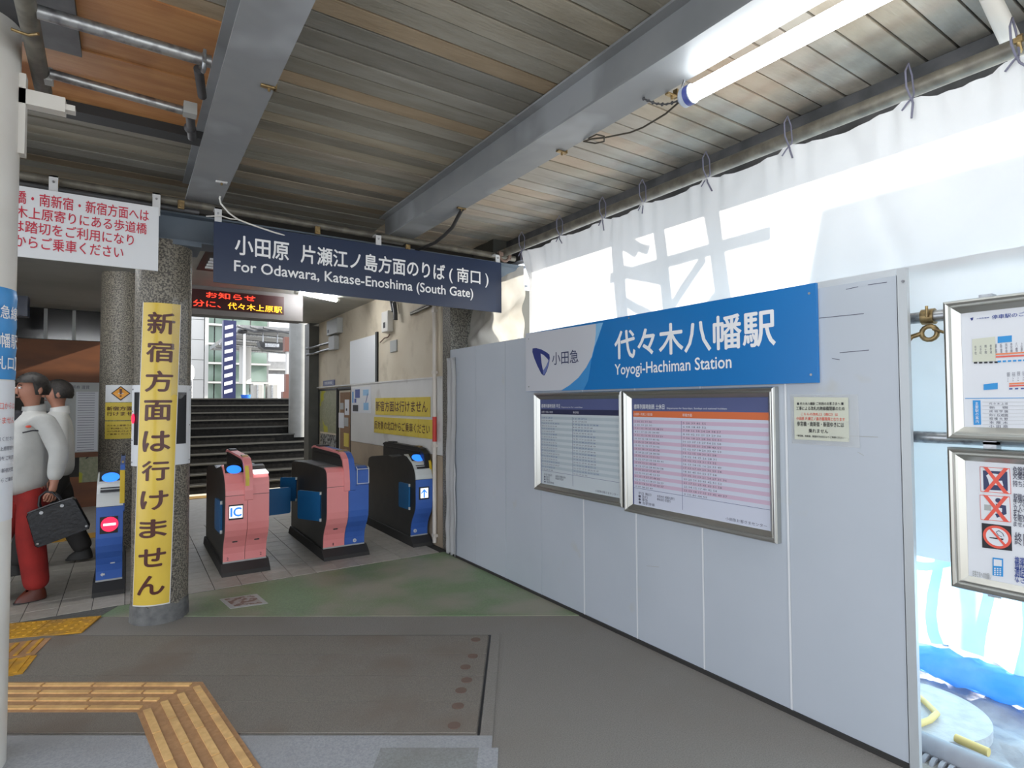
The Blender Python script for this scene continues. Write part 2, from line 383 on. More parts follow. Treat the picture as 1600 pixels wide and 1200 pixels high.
# ---- ceiling with separate planks
ce = struct('ceiling', B((-3.5, -1.0, 3.18), (3.62, 5.45, 3.26)), 'slab')
pm = {}
def plank(x0, x1, y0, wd, mm):
    k = (round(x1-x0, 3), round(wd, 3), mm)
    if k not in pm:
        o = MB().box((0, .0055, 0), (x1-x0, wd-.0055, .025), .0015).build('plank', mm, ce); pm[k] = o.data
    else: o = bpy.data.objects.new('plank', pm[k]); col.objects.link(o); setp(o, ce)
    o.location = (x0, y0, 3.15+random.choice((0, 0, .003, .005, -.002)))
y = .1
while y < 5.3:
    wd = random.choice((.12, .135, .125))
    if y < 2.2: wd = .13
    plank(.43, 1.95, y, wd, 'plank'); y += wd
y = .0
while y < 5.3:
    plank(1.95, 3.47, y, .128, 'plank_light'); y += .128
y = 3.95
while y < 5.3:
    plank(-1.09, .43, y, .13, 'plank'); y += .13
y = 1.7
while y < 2.65:
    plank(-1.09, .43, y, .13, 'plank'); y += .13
MB().box((-.2, 2.72, 3.148), (.43, 3.27, 3.16)).build('plywood_sheet', 'plywood', ce)
MB().box((-1.09, 3.28, 3.143), (.43, 3.86, 3.155)).build('plywood_sheet', 'plywood', ce)
MB().box((-1.09, 2.3, 3.12), (-.2, 3.3, 3.14)).build('steel_plate', 'dark_steel', ce)
MB().box((-1.09, 3.86, 3.09), (.43, 3.98, 3.2)).build('joist', 'slab', ce)
def hbeam(x):
    mb = MB(); mb.box((x-.11, -1.5, 2.93), (x+.11, 4.85, 2.942)).box((x-.11, -1.5, 3.136), (x+.11, 4.85, 3.148)).box((x-.055, -1.5, 2.942), (x+.055, 4.85, 3.136))
    return mb
for i, x in enumerate((-1.09, .425, 1.945, 3.46)):
    struct('trim_%d' % (i+1), hbeam(x), 'beam')
struct('trim_8', B((3.22, -1.0, 2.88), (3.25, 4.9, 3.15)).box((3.16, -1.0, 2.88), (3.22, 4.9, 2.89)), 'dark_steel')
cb = MB().box((-2.4, 4.64, 2.84), (3.3, 4.86, 2.852)).box((-2.4, 4.64, 2.65), (3.3, 4.86, 2.662)).box((-2.4, 4.72, 2.66), (3.3, 4.78, 2.84))
struct('trim_5', cb, 'crossbeam')
# soffit of the gate hall, walls
so_ = struct('ceiling_hall', B((-3.5, 5.42, 2.87), (2.72, 10.15, 3.1)).box((-3.6, 10.1, 2.87), (.72, 10.7, 3.1)), 'soffit')
struct('trim_6', B((-3.5, 5.36, 2.865), (3.45, 5.42, 3.2)), 'dark_wall')
wr = struct('wall_right', B((2.72, 5.345, 0), (2.95, 10.04, 2.87)), 'old_wall')
B((2.698, 5.33, .95), (2.722, 8.25, 1.755), .002).build('wall_board', 'wall_panel', wr)
B((2.69, 5.33, 1.755), (2.722, 10.1, 1.772)).build('ledge', 'wall_panel', wr)
B((2.70, 5.33, 0.0), (2.722, 8.25, .945)).build('lower_wall_board', 'wall_beige', wr)
struct('wall_far_corner', B((2.56, 10.05, 0), (2.95, 10.35, 2.87)), 'pilaster')
struct('wall_left', B((-3.6, 4.9, 0), (-3.5, 10.5, 3.2)), 'dark_wall')
wb = struct('wall_back', B((-3.5, 10.45, 0), (.72, 10.6, 2.87)), 'dark_wall')
B((-3.5, 10.42, 0), (.72, 10.45, .45)).build('kick_board', 'brown_board', wb)
B((-2.2, 10.40, 1.82), (-.20, 10.45, 2.42)).build('plywood_board', 'brown_board', wb)
struct('wall_stair_side', B((.62, 10.6, 0), (.72, 14.2, 2.87)), 'dark_wall')
wd = struct('window_1', B((-2.4, 10.42, 2.43), (-.25, 10.45, 2.86)), 'window_dark')
for x in (-1.32, -.985, -.665): B((x-.02, 10.39, 2.43), (x+.02, 10.42, 2.86)).build('mullion', 'paper_grey', wd)
# stairs: each step a piece
st = tag(bpy.data.objects.new('stairs', None), kind='structure'); col.objects.link(st); st.location = (1.7, 10.8, 0)
for k in range(11):
    y0 = 10.8+.3*k; z = .1465*(k+1)
    s_ = B((.72, y0, 0 if k < 1 else z-.2), (4.6, y0+.3+(.0 if k < 10 else .0), z)).build('step', 'stair', st)
    B((.72, y0-.012, z-.022), (4.6, y0+.03, z+.003)).build('nosing', 'nosing', s_)
struct('floor_platform', B((-6, 14.1, 1.45), (30, 60, 1.611)), 'bg_grey')
struct('ground', B((-40, -40, -.6), (2.85, -3, -.125)).box((2.85, -40, -.75), (60, 4.6, -.4)), 'street')
struct('trim_7', B((3.06, 4.9, -.5), (3.3, 5.3, 3.17)).box((3.06, 4.6, -.5), (3.3, 4.9, 2.6)), 'pilaster')

# ================================================================== hoarding
ho = thing('hoarding', 'long white steel hoarding wall carrying the blue station sign and timetables', 'hoarding', (W, 3, 0))
for k in range(8):
    y0 = 1.08+.5*k; y1 = y0+.497
    b = MB().box((W, y0, .02), (W+.008, y1, 2.02)); b.box((W, y0, .02), (W+.04, y0+.004, 2.02)); b.box((W, y1-.004, .02), (W+.04, y1, 2.02))
    b.build('hoarding_panel', 'panel', ho)
    if k: B((W-.0025, y0-.006, .02), (W, y0+.004, 2.018)).build('joint_strip', 'sign_white' if k in (1, 2, 3, 4) else 'panel', ho)
ep = MB().box((W-.004, 1.045, 0), (W+.022, 1.08, 2.045)).build('edge_post', 'panel_edge', ho)
MB().cyl((W-.005, 1.057, 1.99), (W-.009, 1.057, 1.99), .006, n=8).build('screw', 'galv', ep)
MB().box((W+.008, 1.09, .3), (W+.05, 5.0, .34)).box((W+.008, 1.08, 1.4), (W+.05, 5.0, 1.44)).build('back_rail', 'galv', ho)
MB().box((W-.012, 1.08, 0), (W+.01, 5.08, .022)).build('bottom_rail', 'rubber', ho)
for (u0, v0, u1, v1) in ((1322, 452, 1341, 448), (1356, 445, 1386, 441), (1280, 497, 1350, 490), (1312, 551, 1358, 547), (1300, 560, 1312, 562), (1010, 884, 1030, 886), (1265, 1118, 1270, 1130), (1300, 680, 1372, 683), (1340, 706, 1350, 712)):
    a = at(u0, v0, 0, W); b = at(u1, v1, 0, W)
    MB().add([(W-.0008, a.y, a.z-.002), (W-.0008, b.y, b.z-.0015), (W-.0008, b.y, b.z+.0015), (W-.0008, a.y, a.z+.001)], [(0,1,2,3)]).build('scratch', 'paper_grey' if v0 > 600 else 'ink_grey', ho)

# ---- blue station sign
SY0, SY1, SZ0, SZ1 = 1.41, 3.74, 1.582, 2.045
ss = thing('station_sign', 'wide blue and white station name sign on the white hoarding', 'sign', (W-.02, 2.6, SZ0))
X0 = W-.022
B((X0, SY0, SZ0), (W-.003, SY1, SZ1)).build('board', 'sign_blue', ss)
def wq(u, v): y_, z_ = wp(u, v, X0); return (min(max(y_, SY0+.001), SY1-.001), min(max(z_, SZ0+.001), SZ1-.001))
def crop1(cx, cy): return wq(680+cx/5, 500+cy/5)
edge1 = [crop1(*p) for p in ((1256, 30), (1255, 110), (1246, 190), (1222, 290), (1180, 370), (1120, 450), (1050, 510), (985, 560))]
edge2 = [crop1(*p) for p in ((1312, 20), (1275, 130), (1245, 210), (1222, 300))]
MB().prism([(SY1-.001, SZ0+.001), (SY1-.001, SZ1-.001)]+edge1, 0, X0-.001, X0).build('white_field', 'sign_grey', ss)
MB().prism([edge1[0]]+[edge1[0]]*0+edge2+edge1[3:0:-1], 0, X0-.0008, X0).build('light_band', 'sign_lightblue', ss)
MB().prism(edge1[3:]+[crop1(1160, 560), crop1(1195, 470), crop1(1212, 370)], 0, X0-.0008, X0).build('mid_band', 'sign_midblue', ss)
f0 = wallf(X0-.0015)
def ybox(u0, v0, u1, v1, X=X0):
    a = at(u0, v0, 0, X); b = at(u1, v1, 0, X); return -a.y, -b.y, a.z, b.z
a = at(961, 560, 0, X0); b = at(1212, 545, 0, X0); t1 = at(961, 518, 0, X0)
text('代々木八幡駅', f0, 'ink_white', ss, -a.y, -b.y, 1.775, 1.955, bold=.018)
a = at(961, 580, 0, X0); b = at(1143, 570, 0, X0)
text('Yoyogi-Hachiman Station', f0, 'ink_white', ss, -a.y, -b.y, 1.652, 1.742, bold=.014)
a = at(863, 570, 0, X0); b = at(904, 565, 0, X0)
text('小田急', f0, 'navy_ink', ss, -a.y, -b.y, 1.775, 1.87, bold=.006)
lg = [crop1(*p) for p in ((762,222),(790,219),(830,230),(870,252),(893,270),(897,300),(888,350),(872,400),(856,432),(848,434),(830,420),(800,360),(775,300),(760,250))]
lo_ = MB().prism(lg, 0, X0-.0015, X0).build('emblem', 'logo_blue', ss)
MB().prism([crop1(*p) for p in ((826,262),(850,275),(880,305),(886,318),(868,360),(848,392),(842,385),(832,330))], 0, X0-.0025, X0).build('emblem_window', 'sign_grey', lo_)
MB().prism([crop1(*p) for p in ((842,388),(868,362),(888,322),(891,300),(896,300),(886,352),(868,402),(852,430),(846,428))], 0, X0-.0024, X0).build('emblem_shade', 'logo_mid', lo_)
for (y_, z_) in ((1.44, 2.0), (1.44, 1.62), (3.70, 2.0), (3.70, 1.62), (2.6, 2.03)):
    MB().cyl((X0-.0005, y_, z_), (X0-.003, y_, z_), .006, n=8).build('screw', 'galv', ss)

# ---- framed posters
def frame_mesh(X, y0, y1, z0, z1, fw_=.05, d=.042):
    prof = [(0, 0), (0, d*.75), (.004, d*.95), (.010, d), (.018, d*.9), (.022, d*.72), (.026, d*.78), (.032, d*.7), (fw_, d*.25), (fw_, 0)]
    cs = [((y1, z1), (-1, -1)), ((y0, z1), (1, -1)), ((y0, z0), (1, 1)), ((y1, z0), (-1, 1))]
    vs = []
    for (cy, cz), (sy, sz) in cs:
        for p, h in prof: vs.append((X-h, cy+sy*p, cz+sz*p))
    n = len(prof)
    return MB().add(vs, [(i*n+k, i*n+k+1, ((i+1)%4)*n+k+1, ((i+1)%4)*n+k) for i in range(4) for k in range(n-1)])
def case(name, label, X, y0, y1, z0, z1, pap='paper', group=None):
    t = thing(name, label, 'notice board', (X, (y0+y1)/2, z0), group)
    frame_mesh(X, y0, y1, z0, z1).build('frame', 'alu', t)
    p = B((X-.008, y0+.03, z0+.03), (X, y1-.03, z1-.03)).build('poster', pap, t)
    return t, p
def bar(p, X, s0, s1, z0, z1, m, name='print_band', lift=.0006):
    return B((X-lift, -s1, z0), (X, -s0, z1)).build(name, m, p)
def timetable(t, X, y0, y1, z0, z1, kind):
    # work in s = -y
    s0, s1 = -y1, -y0; L = s1-s0; H = z1-z0; X -= .008
    bar(t, X, s0, s1, z0, z1, 'tt_head')
    bar(t, X-.0006, s0+L*.022, s1-L*.004 if kind else s1-L*.01, z0+H*.005, z1-H*.17, 'tt_body2' if kind else 'tt_body1', 'print_sheet')
    bar(t, X-.0012, s0+L*.022, s1-L*.004, z1-H*.185, z1-H*.13, 'tt_orange' if kind else 'tt_dark')
    mid = s0+L*(.42 if kind else .45); zb = z0+H*(.17 if kind else .17); zt = z1-H*.21
    n = 20; rows = MB()
    for i in range(0, n, 2):
        za = zt-(zt-zb)*(i+1)/n; zc = zt-(zt-zb)*i/n
        rows.add([(X-.0014, -(s0+L*.022), za), (X-.0014, -(s1-L*.006), za), (X-.0014, -(s1-L*.006), zc), (X-.0014, -(s0+L*.022), zc)], [(0,1,2,3)])
    rows.build('row_stripes', 'tt_stripe2' if kind else 'tt_stripe1', t)
    f = wallf(X-.002)
    B((X-.0018, -mid-.001, z0+H*.05), (X-.0012, -mid+.001, zt)).build('column_rule', 'tt_head', t)
    B((X-.0018, -(s1-L*.006), zb-.002), (X-.0012, -(s0+L*.022), zb)).build('column_rule', 'tt_head', t)
    random.seed(3+kind)
    for cs, cw, nc in ((s0+L*.035, L*.24, 7), (mid+L*.012, L*.30, 8)):
        for i in range(n):
            k = nc-random.choice((0, 1, 1, 2)) if 1 < i < n-1 else 4
            v = sorted(random.sample(range(0, 60), k)); body = '%2d ' % (5+i if 5+i < 24 else 5+i-24) + ' '.join('%02d' % q for q in v)
            za = zt-(zt-zb)*(i+.78)/n
            text(body, f, 'ink_blue' if (i % 2 == 0 and not kind) else 'ink_grey', t, cs, cs+cw*(k+1)/(nc+1), za, za+(zt-zb)/n*.5, name='times', res=1)
    zh = z1-H*.115
    text('標準列車時刻表 '+('土休日' if kind else '平日'), f, 'sign_white', t, s0+L*.03, s0+L*.29, zh, zh+H*.045, bold=.01, name='heading')
    text('Departures for Saturdays, Sundays and national holidays' if kind else 'Departures for weekdays', f, 'sign_white', t, s0+L*.31, s0+L*(.74 if kind else .58), zh, zh+H*.018, name='heading')
    zh = z1-H*.172
    text('小田原・片瀬江ノ島方面', f, 'sign_white', t, s0+L*.03, s0+L*.19, zh, zh+H*.024, name='heading')
    text('新宿方面', f, 'sign_white', t, mid+L*.01, mid+L*.08, zh, zh+H*.024, name='heading')
    text('平日 無印\n■ 急行\n● 準急\n◆ 各駅停車', f, 'ink_grey', t, s0+L*.06, s0+L*.2, z0+H*.03, z0+H*.14, name='legend', res=1)
    text('本厚木行 相模大野行\n新松田行 町田行', f, 'ink_grey', t, s0+L*.22, s0+L*.36, z0+H*.09, z0+H*.14, name='legend', res=1)
    text('小田急お客さまセンター', f, 'ink_grey', t, s1-L*.28, s1-L*.03, z0+H*.035, z0+H*.06, name='legend', res=1)
t, p = case('timetable_case', 'left framed timetable with dark heading, narrower of the two on the hoarding', W-.002, 2.66, 3.615, .825, 1.568, 'tt_head')
timetable(p, W-.002, 2.70, 3.575, .863, 1.53, 0)
t, p = case('timetable_case', 'larger framed timetable with an orange band and pink rows on the hoarding', W-.002, 1.615, 2.645, .805, 1.568, 'tt_head')
timetable(p, W-.002, 1.655, 2.605, .843, 1.53, 1)
# ---- laminated notice
nt_ = thing('laminated_notice', 'small laminated notice with black and red lines taped beside the timetables', 'notice', (W, 1.4, 1.3))
MB().add([(W-.004, 1.555, 1.53), (W-.004, 1.245, 1.525), (W-.007, 1.24, 1.292), (W-.003, 1.55, 1.295)], [(0,1,2,3)]).build('film', 'clear_film', nt_, .001)
pp = MB().add([(W-.0055, 1.535, 1.517), (W-.0055, 1.285, 1.512), (W-.0055, 1.285, 1.315), (W-.0055, 1.535, 1.315)], [(0,1,2,3)]).build('sheet', 'khaki', nt_, .001)
f = wallf(W-.008)
zz = 1.492
for body, h, m, a, b in (('■ 代々木八幡駅 ご利用のお客さまへ ■', .014, 'ink', -1.518, -1.305), ('工事による改札内跨線橋閉鎖のため', .018, 'ink', -1.523, -1.3), ('こちらの改札口（南口）は', .014, 'ink_red2', -1.50, -1.33), ('小田原 片瀬江ノ島方面専用となります', .016, 'ink_red2', -1.523, -1.3), ('参宮橋・南新宿・新宿ゆきには', .022, 'ink', -1.52, -1.305), ('乗れません', .019, 'ink', -1.465, -1.375), ('・参宮橋、南新宿、新宿ゆきは北口よりご利用ください・', .010, 'ink', -1.525, -1.3)):
    text(body, f, m, nt_, a, b, zz-h, zz, bold=.01, res=2); zz -= h+(.006 if h < .017 else .011)

# ---- poster frames at the right edge
PX = 2.70
def prt(p, X, pts, m, nm='print_block', lift=.001):
    return MB().prism([wp(u, v, X) for u, v in pts], 0, X-lift, X).build(nm, m, p)
t, p = case('poster_frame', 'upper aluminium frame with the station stops map on scaffold pipes', PX, .15, .925, 1.345, 1.885)
for y_ in (.30, .8): B((PX, y_-.02, 1.33), (PX+.05, y_+.02, 1.9)).build('bracket', 'galv', t)
X = PX-.009; f = wallf(X-.0015)
def tx(body, u0, v0, u1, v1, m, par, bold=.01, X=X, **kw):   # ink box between two picture points on the poster plane
    a = at(u0, v0, 0, X); b = at(u1, v1, 0, X); return text(body, wallf(X-.0015), m, par, -a.y, -b.y, min(a.z, b.z), max(a.z, b.z), bold, **kw)
tx('停車駅のご案内', 1550, 499, 1622, 485, 'ink_blue', p)
tx('小田急電鉄', 1526, 499, 1546, 495, 'ink_blue', p)
prt(p, X, [(1516, 497), (1521, 496), (1520, 500), (1518, 501)], 'logo_blue', 'emblem')
prt(p, X, [(1519, 530), (1555, 526), (1556, 564), (1520, 566)], 'khaki')
prt(p, X, [(1559, 526), (1581, 524), (1581, 534), (1559, 536)], 'cyan_ink')
prt(p, X, [(1556, 552.5), (1640, 547), (1640, 549), (1556, 555)], 'orange_ink', lift=.0016)
prt(p, X, [(1556, 556.5), (1640, 552), (1640, 554.5), (1556, 559)], 'ink_red2', lift=.0016)
for i in range(5): prt(p, X, [(1522+8*i, 565.5-.2*i), (1527+8*i, 565.3-.2*i), (1527+8*i, 568-.2*i), (1522+8*i, 568.2-.2*i)], 'ink', lift=.0018)
for i in range(9): prt(p, X, [(1559+8*i, 563.6-.4*i), (1564+8*i, 563.3-.4*i), (1564+8*i, 566-.4*i), (1559+8*i, 566.3-.4*i)], 'cyan_ink', lift=.0018)
for i, s in enumerate(('北千住', '大手町', '霞ヶ関', '表参道', '原宿', '新宿', '南新宿', '参宮橋', '八幡', '上原', '東北沢', '下北沢')):
    tx('\n'.join(s), 1523+8*i, 554-.5*i, 1526+8*i, 540-.6*i, 'ink_grey', p, 0)
prt(p, X, [(1537, 600.5), (1559, 598), (1559, 608), (1537, 609.5)], 'cyan_ink')
prt(p, X, [(1577, 598.5), (1640, 595), (1640, 597.5), (1577, 601)], 'orange_ink'); prt(p, X, [(1577, 602), (1640, 599), (1640, 601), (1577, 604.5)], 'ink_red2')
for i in range(5): prt(p, X, [(1577+9*i, 606.5-.2*i), (1582+9*i, 606.3-.2*i), (1582+9*i, 608.5-.2*i), (1577+9*i, 608.7-.2*i)], 'ink_blue')
for i in range(6): tx('駅名'[i % 2]*2+'\n上', 1574+8*i, 596-.6*i, 1578+8*i, 582-.7*i, 'ink_grey', p, 0)
prt(p, X, [(1508, 622), (1640, 621), (1640, 622), (1508, 623)], 'cyan_ink')
prt(p, X, [(1520, 625.5), (1532, 625.5), (1533, 663.5), (1521.5, 664)], 'cyan_ink')
tx('急行停車駅', 1525, 661, 1529, 628, 'ink_white', p, X=X-.0006) if False else None
tx('\n'.join('主要駅の案内'), 1524.5, 661, 1529, 628, 'ink_white', p, .0, X=X-.001)
for i, s in enumerate(('代 々 木 上 原', '新    宿', '成 城 学 園', '向ヶ丘遊園', '相 模 大 野', '本 厚 木', '小 田 原')):
    tx(s, 1546, 629+5.9*i+3.6, 1575, 629+5.9*i, 'ink_grey', p, 0)
    prt(p, X, [(1535, 629+5.9*i-1.1), (1640, 629+5.7*i-1.1), (1640, 629+5.7*i-.7), (1535, 629+5.9*i-.7)], 'paper_grey')
t, p = case('poster_frame', 'lower aluminium frame with crossed-out and no smoking pictograms', PX, .15, .925, .775, 1.315)
for y_ in (.30, .8): B((PX, y_-.02, .76), (PX+.05, y_+.02, 1.34)).build('bracket', 'galv', t)
def crossed(v0, kind):
    prt(p, X, [(1531, v0), (1578, v0+3), (1580, v0+43), (1532.5, v0+39)], 'ink_red2', lift=.0006)
    prt(p, X, [(1531.8, v0+.8), (1577.3, v0+3.8), (1579.2, v0+42), (1533.2, v0+38.2)], 'paper', lift=.001)
    if kind == 0:
        prt(p, X, [(1536, v0+6), (1574, v0+8), (1575, v0+38), (1537, v0+36)], 'navy_ink', lift=.0014)
        prt(p, X, [(1541, v0+14), (1547, v0+10), (1560, v0+12), (1556, v0+22), (1566, v0+22), (1568, v0+30), (1546, v0+28), (1544, v0+20)], 'paper', lift=.0018)
    else:
        c = wp(1560, v0+9, X); MB().cyl((X-.0014, c[0], c[1]), (X, c[0], c[1]), .009).build('figure_head', 'navy_ink', p)
        prt(p, X, [(1556, v0+14), (1572, v0+17), (1573, v0+30), (1558, v0+36), (1555, v0+30), (1566, v0+27), (1566, v0+21), (1557, v0+20)], 'navy_ink', lift=.0014)
        prt(p, X, [(1538, v0+15), (1549, v0+16), (1549, v0+25), (1538, v0+24)], 'paper_grey', lift=.0014)
    prt(p, X, [(1536, v0), (1543, v0+1), (1577, v0+43), (1569, v0+42)], 'cross_red', 'cross_stroke', .0024)
    prt(p, X, [(1569, v0+2), (1576, v0+3), (1544, v0+40), (1537, v0+39.5)], 'cross_red', 'cross_stroke', .0026)
crossed(729, 0); crossed(773, 1)
prt(p, X, [(1534, 817), (1580, 822.5), (1581.5, 861), (1535, 855.5)], 'ink', lift=.001)
c = wp(1558, 839, X)
MB().cyl((X-.0016, c[0], c[1]), (X, c[0], c[1]), .042, n=32).build('ring', 'cross_red', p)
MB().cyl((X-.0022, c[0], c[1]), (X, c[0], c[1]), .033, n=32).build('disc', 'paper', p)
prt(p, X, [(1546.5, 839), (1568, 841.5), (1568, 844), (1546.5, 840.5)], 'ink', 'cigarette', .0028)
prt(p, X, [(1545, 825), (1548, 824), (1573, 852), (1570, 854)], 'cross_red', 'cross_stroke', .0032)
MB().tube([(X-.0025, *wp(*q, X)) for q in ((1566, 839), (1560, 836), (1557, 831), (1561, 829), (1567, 833), (1569, 838))], .0012, 6).build('smoke', 'ink_grey', p)
prt(p, X, [(1551, 871), (1567.5, 873), (1567.5, 901), (1551, 899)], 'cyan_ink', 'phone_icon', .001)
prt(p, X, [(1553, 873.5), (1565.5, 875), (1565.5, 885), (1553, 884)], 'paper', 'phone_icon', .0016)
for i in range(4):
    for j in range(3): prt(p, X, [(1553.5+4.2*j, 887+3.1*i+.4*j), (1556+4.2*j, 887.2+3.1*i+.4*j), (1556+4.2*j, 889+3.1*i+.4*j), (1553.5+4.2*j, 888.8+3.1*i+.4*j)], 'paper', 'phone_key', .0016)
for i, (s, h) in enumerate((('危険物の持込禁止', 9), ('火薬類などの危険物を', 5), ('持ち込まないで', 5))): tx(s, 1583, 733+11*i+h, 1583+len(s)*8, 733+11*i, 'ink_grey', p)
for i, s in enumerate(('駅構内での禁止行為', 'きっぷを持たずに', '立入ること', 'また、物品など', 'を販売すること', 'ません')): tx(s, 1584, 777+8*i+(7 if i == 0 else 5), 1584+len(s)*7, 777+8*i, 'ink_grey', p)
tx('終日禁煙', 1586, 851, 1634, 838, 'ink_grey', p)
for i, s in enumerate(('携帯電話の', '車内での通話', '通話はご遠慮', 'なさって')): tx(s, 1586, 876+9*i+6, 1586+len(s)*8, 876+9*i, 'ink_blue', p)
tx('お客さまへのお願い', 1520, 900, 1549, 896, 'paper_grey', p)
# ================================================================== tarpaulin and its pipe
TX = 2.85
ties = [-.3, .2, .72, 1.08, 1.64, 2.15, 2.66, 3.05, 3.55, 4.08]
def noise1(a, b, c=0):
    return math.sin(a*2.1+b*1.3+c)*.5+math.sin(a*4.7-b*2.9+c*2)*.3+math.sin(a*9.1+b*5.3+c*3)*.2
def tarp_top(y):
    z = 2.82
    for a, b in zip(ties, ties[1:]):
        if a <= y <= b:
            t = (y-a)/(b-a); z = 2.825-.03*math.sin(PI*t)*(1 if b-a < .6 else 1.2)
    return z
def tarp_fn(u, v):
    y = -.45+4.57*u; top = tarp_top(y); k = (y-4.0)/.12
    z = top+(2.03-top)*v
    yy = y
    if y > 3.6: yy = y-(y-3.6)*.28*min(1, v*3)*((y-3.6)/.5)
    amp = .012*min(1, v*3)
    x = TX+amp*noise1(y*2.2, z*1.1)+.006*noise1(y*6, z*2, 1)
    for t in ties:
        d = abs(y-t); 
        if d < .22: x += .022*math.cos(d*60+t)*(1-d/.22)*math.exp(-v*6)
    if y > 3.75: x += .05*math.sin((y-3.75)*26)*min(1, v*5+.2)
    x += .018*math.exp(-((y-.95-.32*(z-1.5))/.05)**2)
    return (x, yy, z)
tp = thing('tarpaulin', 'tall white backlit tarpaulin tied to the long pipe above the hoarding', 'tarpaulin', (TX, 2, .83))
MB().grid(tarp_fn, 190, 70).build('sheet', 'tarp', tp)
MB().grid(lambda u, v: (TX-.02+.006*noise1(u*9, v*3)+.012*math.exp(-((-.45+4.4*u-.62-.22*(2.1-1.27*v-1.5))/.04)**2), -.45+4.4*u, 2.085-1.255*v), 120, 24).build('lower_layer', 'tarp', tp)
for i, y in enumerate(ties):
    z = 2.825
    mb = MB(); mb.tube([(TX-.005, y, z-.01), (TX-.03, y+.01, z+.05), (TX-.03, y+.012, z+.12), (TX, y+.012, z+.165), (TX+.03, y+.01, z+.12), (TX+.02, y, z+.03), (TX-.006, y-.004, z-.005)], .004, 6)
    mb.tube([(TX-.008, y, z), (TX-.02, y-.01, z-.03), (TX-.022, y-.004-.02*(i % 3), z-.075-.02*(i % 2))], .0045, 6)
    mb.tube([(TX-.008, y, z), (TX-.018, y+.015, z-.022), (TX-.02, y+.034, z-.045)], .004, 6)
    mb.build('tie_cord', 'cord', tp)
pr = thing('tarp_rail', 'long horizontal steel pipe that carries the tarpaulin along the ceiling edge', 'pipe', (TX+.06, 2, 2.9))
MB().cyl((TX+.06, -1.4, 2.895), (TX+.06, 4.55, 2.895), .036, n=20).build('pipe', 'pipe_paint', pr)
def clamp(name, label, c, axis, s=1., m='brass', par=None):
    t = thing(name, label, 'clamp', c) if par is None else None
    mb = MB(); c = Vector(c); d = Vector(axis).normalized(); u = Vector((0, 0, 1)); w_ = d.cross(u)
    pts = []
    for k in range(13):
        a = PI*2*k/12*.85; pts.append(c+u*math.cos(a)*.036*s+w_*math.sin(a)*.036*s)
    mb.tube(pts, .009*s, 6); mb.cyl(c+w_*.045*s-u*.02*s, c+w_*.045*s+u*.035*s, .007*s, n=8); mb.box(c-Vector((.015,.015,.01))*s-w_*.03*s, c+Vector((.015,.015,.012))*s-w_*.03*s)
    return mb.build('clamp_body' if par is None else name, m, t if par is None else par)
clamp('pipe_clamp', 'rusty clamp where the tarpaulin pipe meets the sign pipe', (2.88, 4.42, 2.86), (0, 1, 0), 1.5, 'rust')
clamp('pipe_clamp', 'small clamp on the pipe end in the upper right corner', (2.9, .72, 2.9), (0, 1, 0), .9)
# wrinkled second cloth left of the tarp
def cloth(u, v):
    y = 4.16+.94*u; zt = 2.72-.05*math.sin(PI*u); zb = 1.9
    z = zt+(zb-zt)*v
    x = 2.93+.03*noise1(y*5, z*4)+.05*noise1(y*2,z*3,1)+.07*math.exp(-((v-.62-.3*(u-.5))/.12)**2)*(-1)+.008*math.sin((y-.5*z)*22)
    return (x, y, z)
oc = thing('old_cloth', 'wrinkled grey white cloth hanging between the granite post and the tarpaulin', 'cloth', (2.8, 4.5, 1.95))
MB().grid(cloth, 50, 40).build('sheet', 'tarp_old', oc)
ps = thing('plastic_sheet', 'crumpled white plastic sheet wrapped round the far end of the hoarding', 'sheet', (W-.01, 5.05, 0))
def pfn(u, v):
    z = .01+1.93*v; y = 5.13-.19*u
    return (W-.012-.012*math.sin(u*14+1.5*math.sin(z*3))-.006*noise1(u*8, z*6), y+.012*noise1(z*3, 1, u), z)
MB().grid(pfn, 16, 60).build('sheet', 'tarp', ps, .002)
# white rolled blind in the upper right corner
rb_ = thing('rolled_sheet', 'white rolled sheet slanting across the upper right corner under the ceiling', 'sheet', (3.0, .8, 3.0))
MB().tube([(2.84, .80, 3.12), (2.95, .79, 3.04), (3.06, .78, 2.955), (3.12, .775, 2.9)], [.032, .034, .034, .03], 14).build('roll', 'white_paint', rb_)
MB().tube([(2.83, .765, 3.10), (2.80, .76, 3.09), (2.78, .77, 3.13)], .003, 6).build('string', 'cord', rb_)
# catenary tower frame shadowing the tarp; unseen canopy added to shade its right end
kk = SUN/(-SUN.x)
def behind(y, z, x): d = x-TX; return (x, y-kk.y*d, z-kk.z*d)
ct = thing('lattice_mast', 'steel lattice mast behind the tarpaulin seen as its grey shadow', 'mast', (3.9, 2.5, 0))
for (a, b, r) in (((2.93, 2.75), (2.78, 1.2), .055), ((2.55, 2.7), (2.36, 1.2), .045), ((2.15, 2.7), (1.93, 1.2), .05)):
    A_ = behind(*a, 4.2); B_ = behind(*b, 4.2); d = [(B_[i]-A_[i]) for i in range(3)]
    k = -A_[2]/d[2]; MB().cyl(A_, [A_[i]+d[i]*k for i in range(3)], r, n=10).build('leg', 'galv', ct)
for (a, b, r) in (((2.98, 2.38), (1.75, 2.40), .035), ((2.9, 2.42), (2.5, 2.28), .04), ((2.48, 2.05), (2.2, 2.35), .03), ((2.9, 2.62), (2.62, 2.5), .03), ((2.85, 2.2), (2.45, 1.95), .03), ((2.1, 2.12), (2.33, 1.9), .03), ((2.72, 2.52), (2.95, 2.68), .05)):
    MB().cyl(behind(*a, 4.2), behind(*b, 4.2), r, n=10).build('brace', 'galv', ct)
A_ = behind(1.4, 2.33, 6.5); B_ = behind(-1.5, 2.33, 6.5); Cz = behind(1.4, 1.35, 6.5)[2]
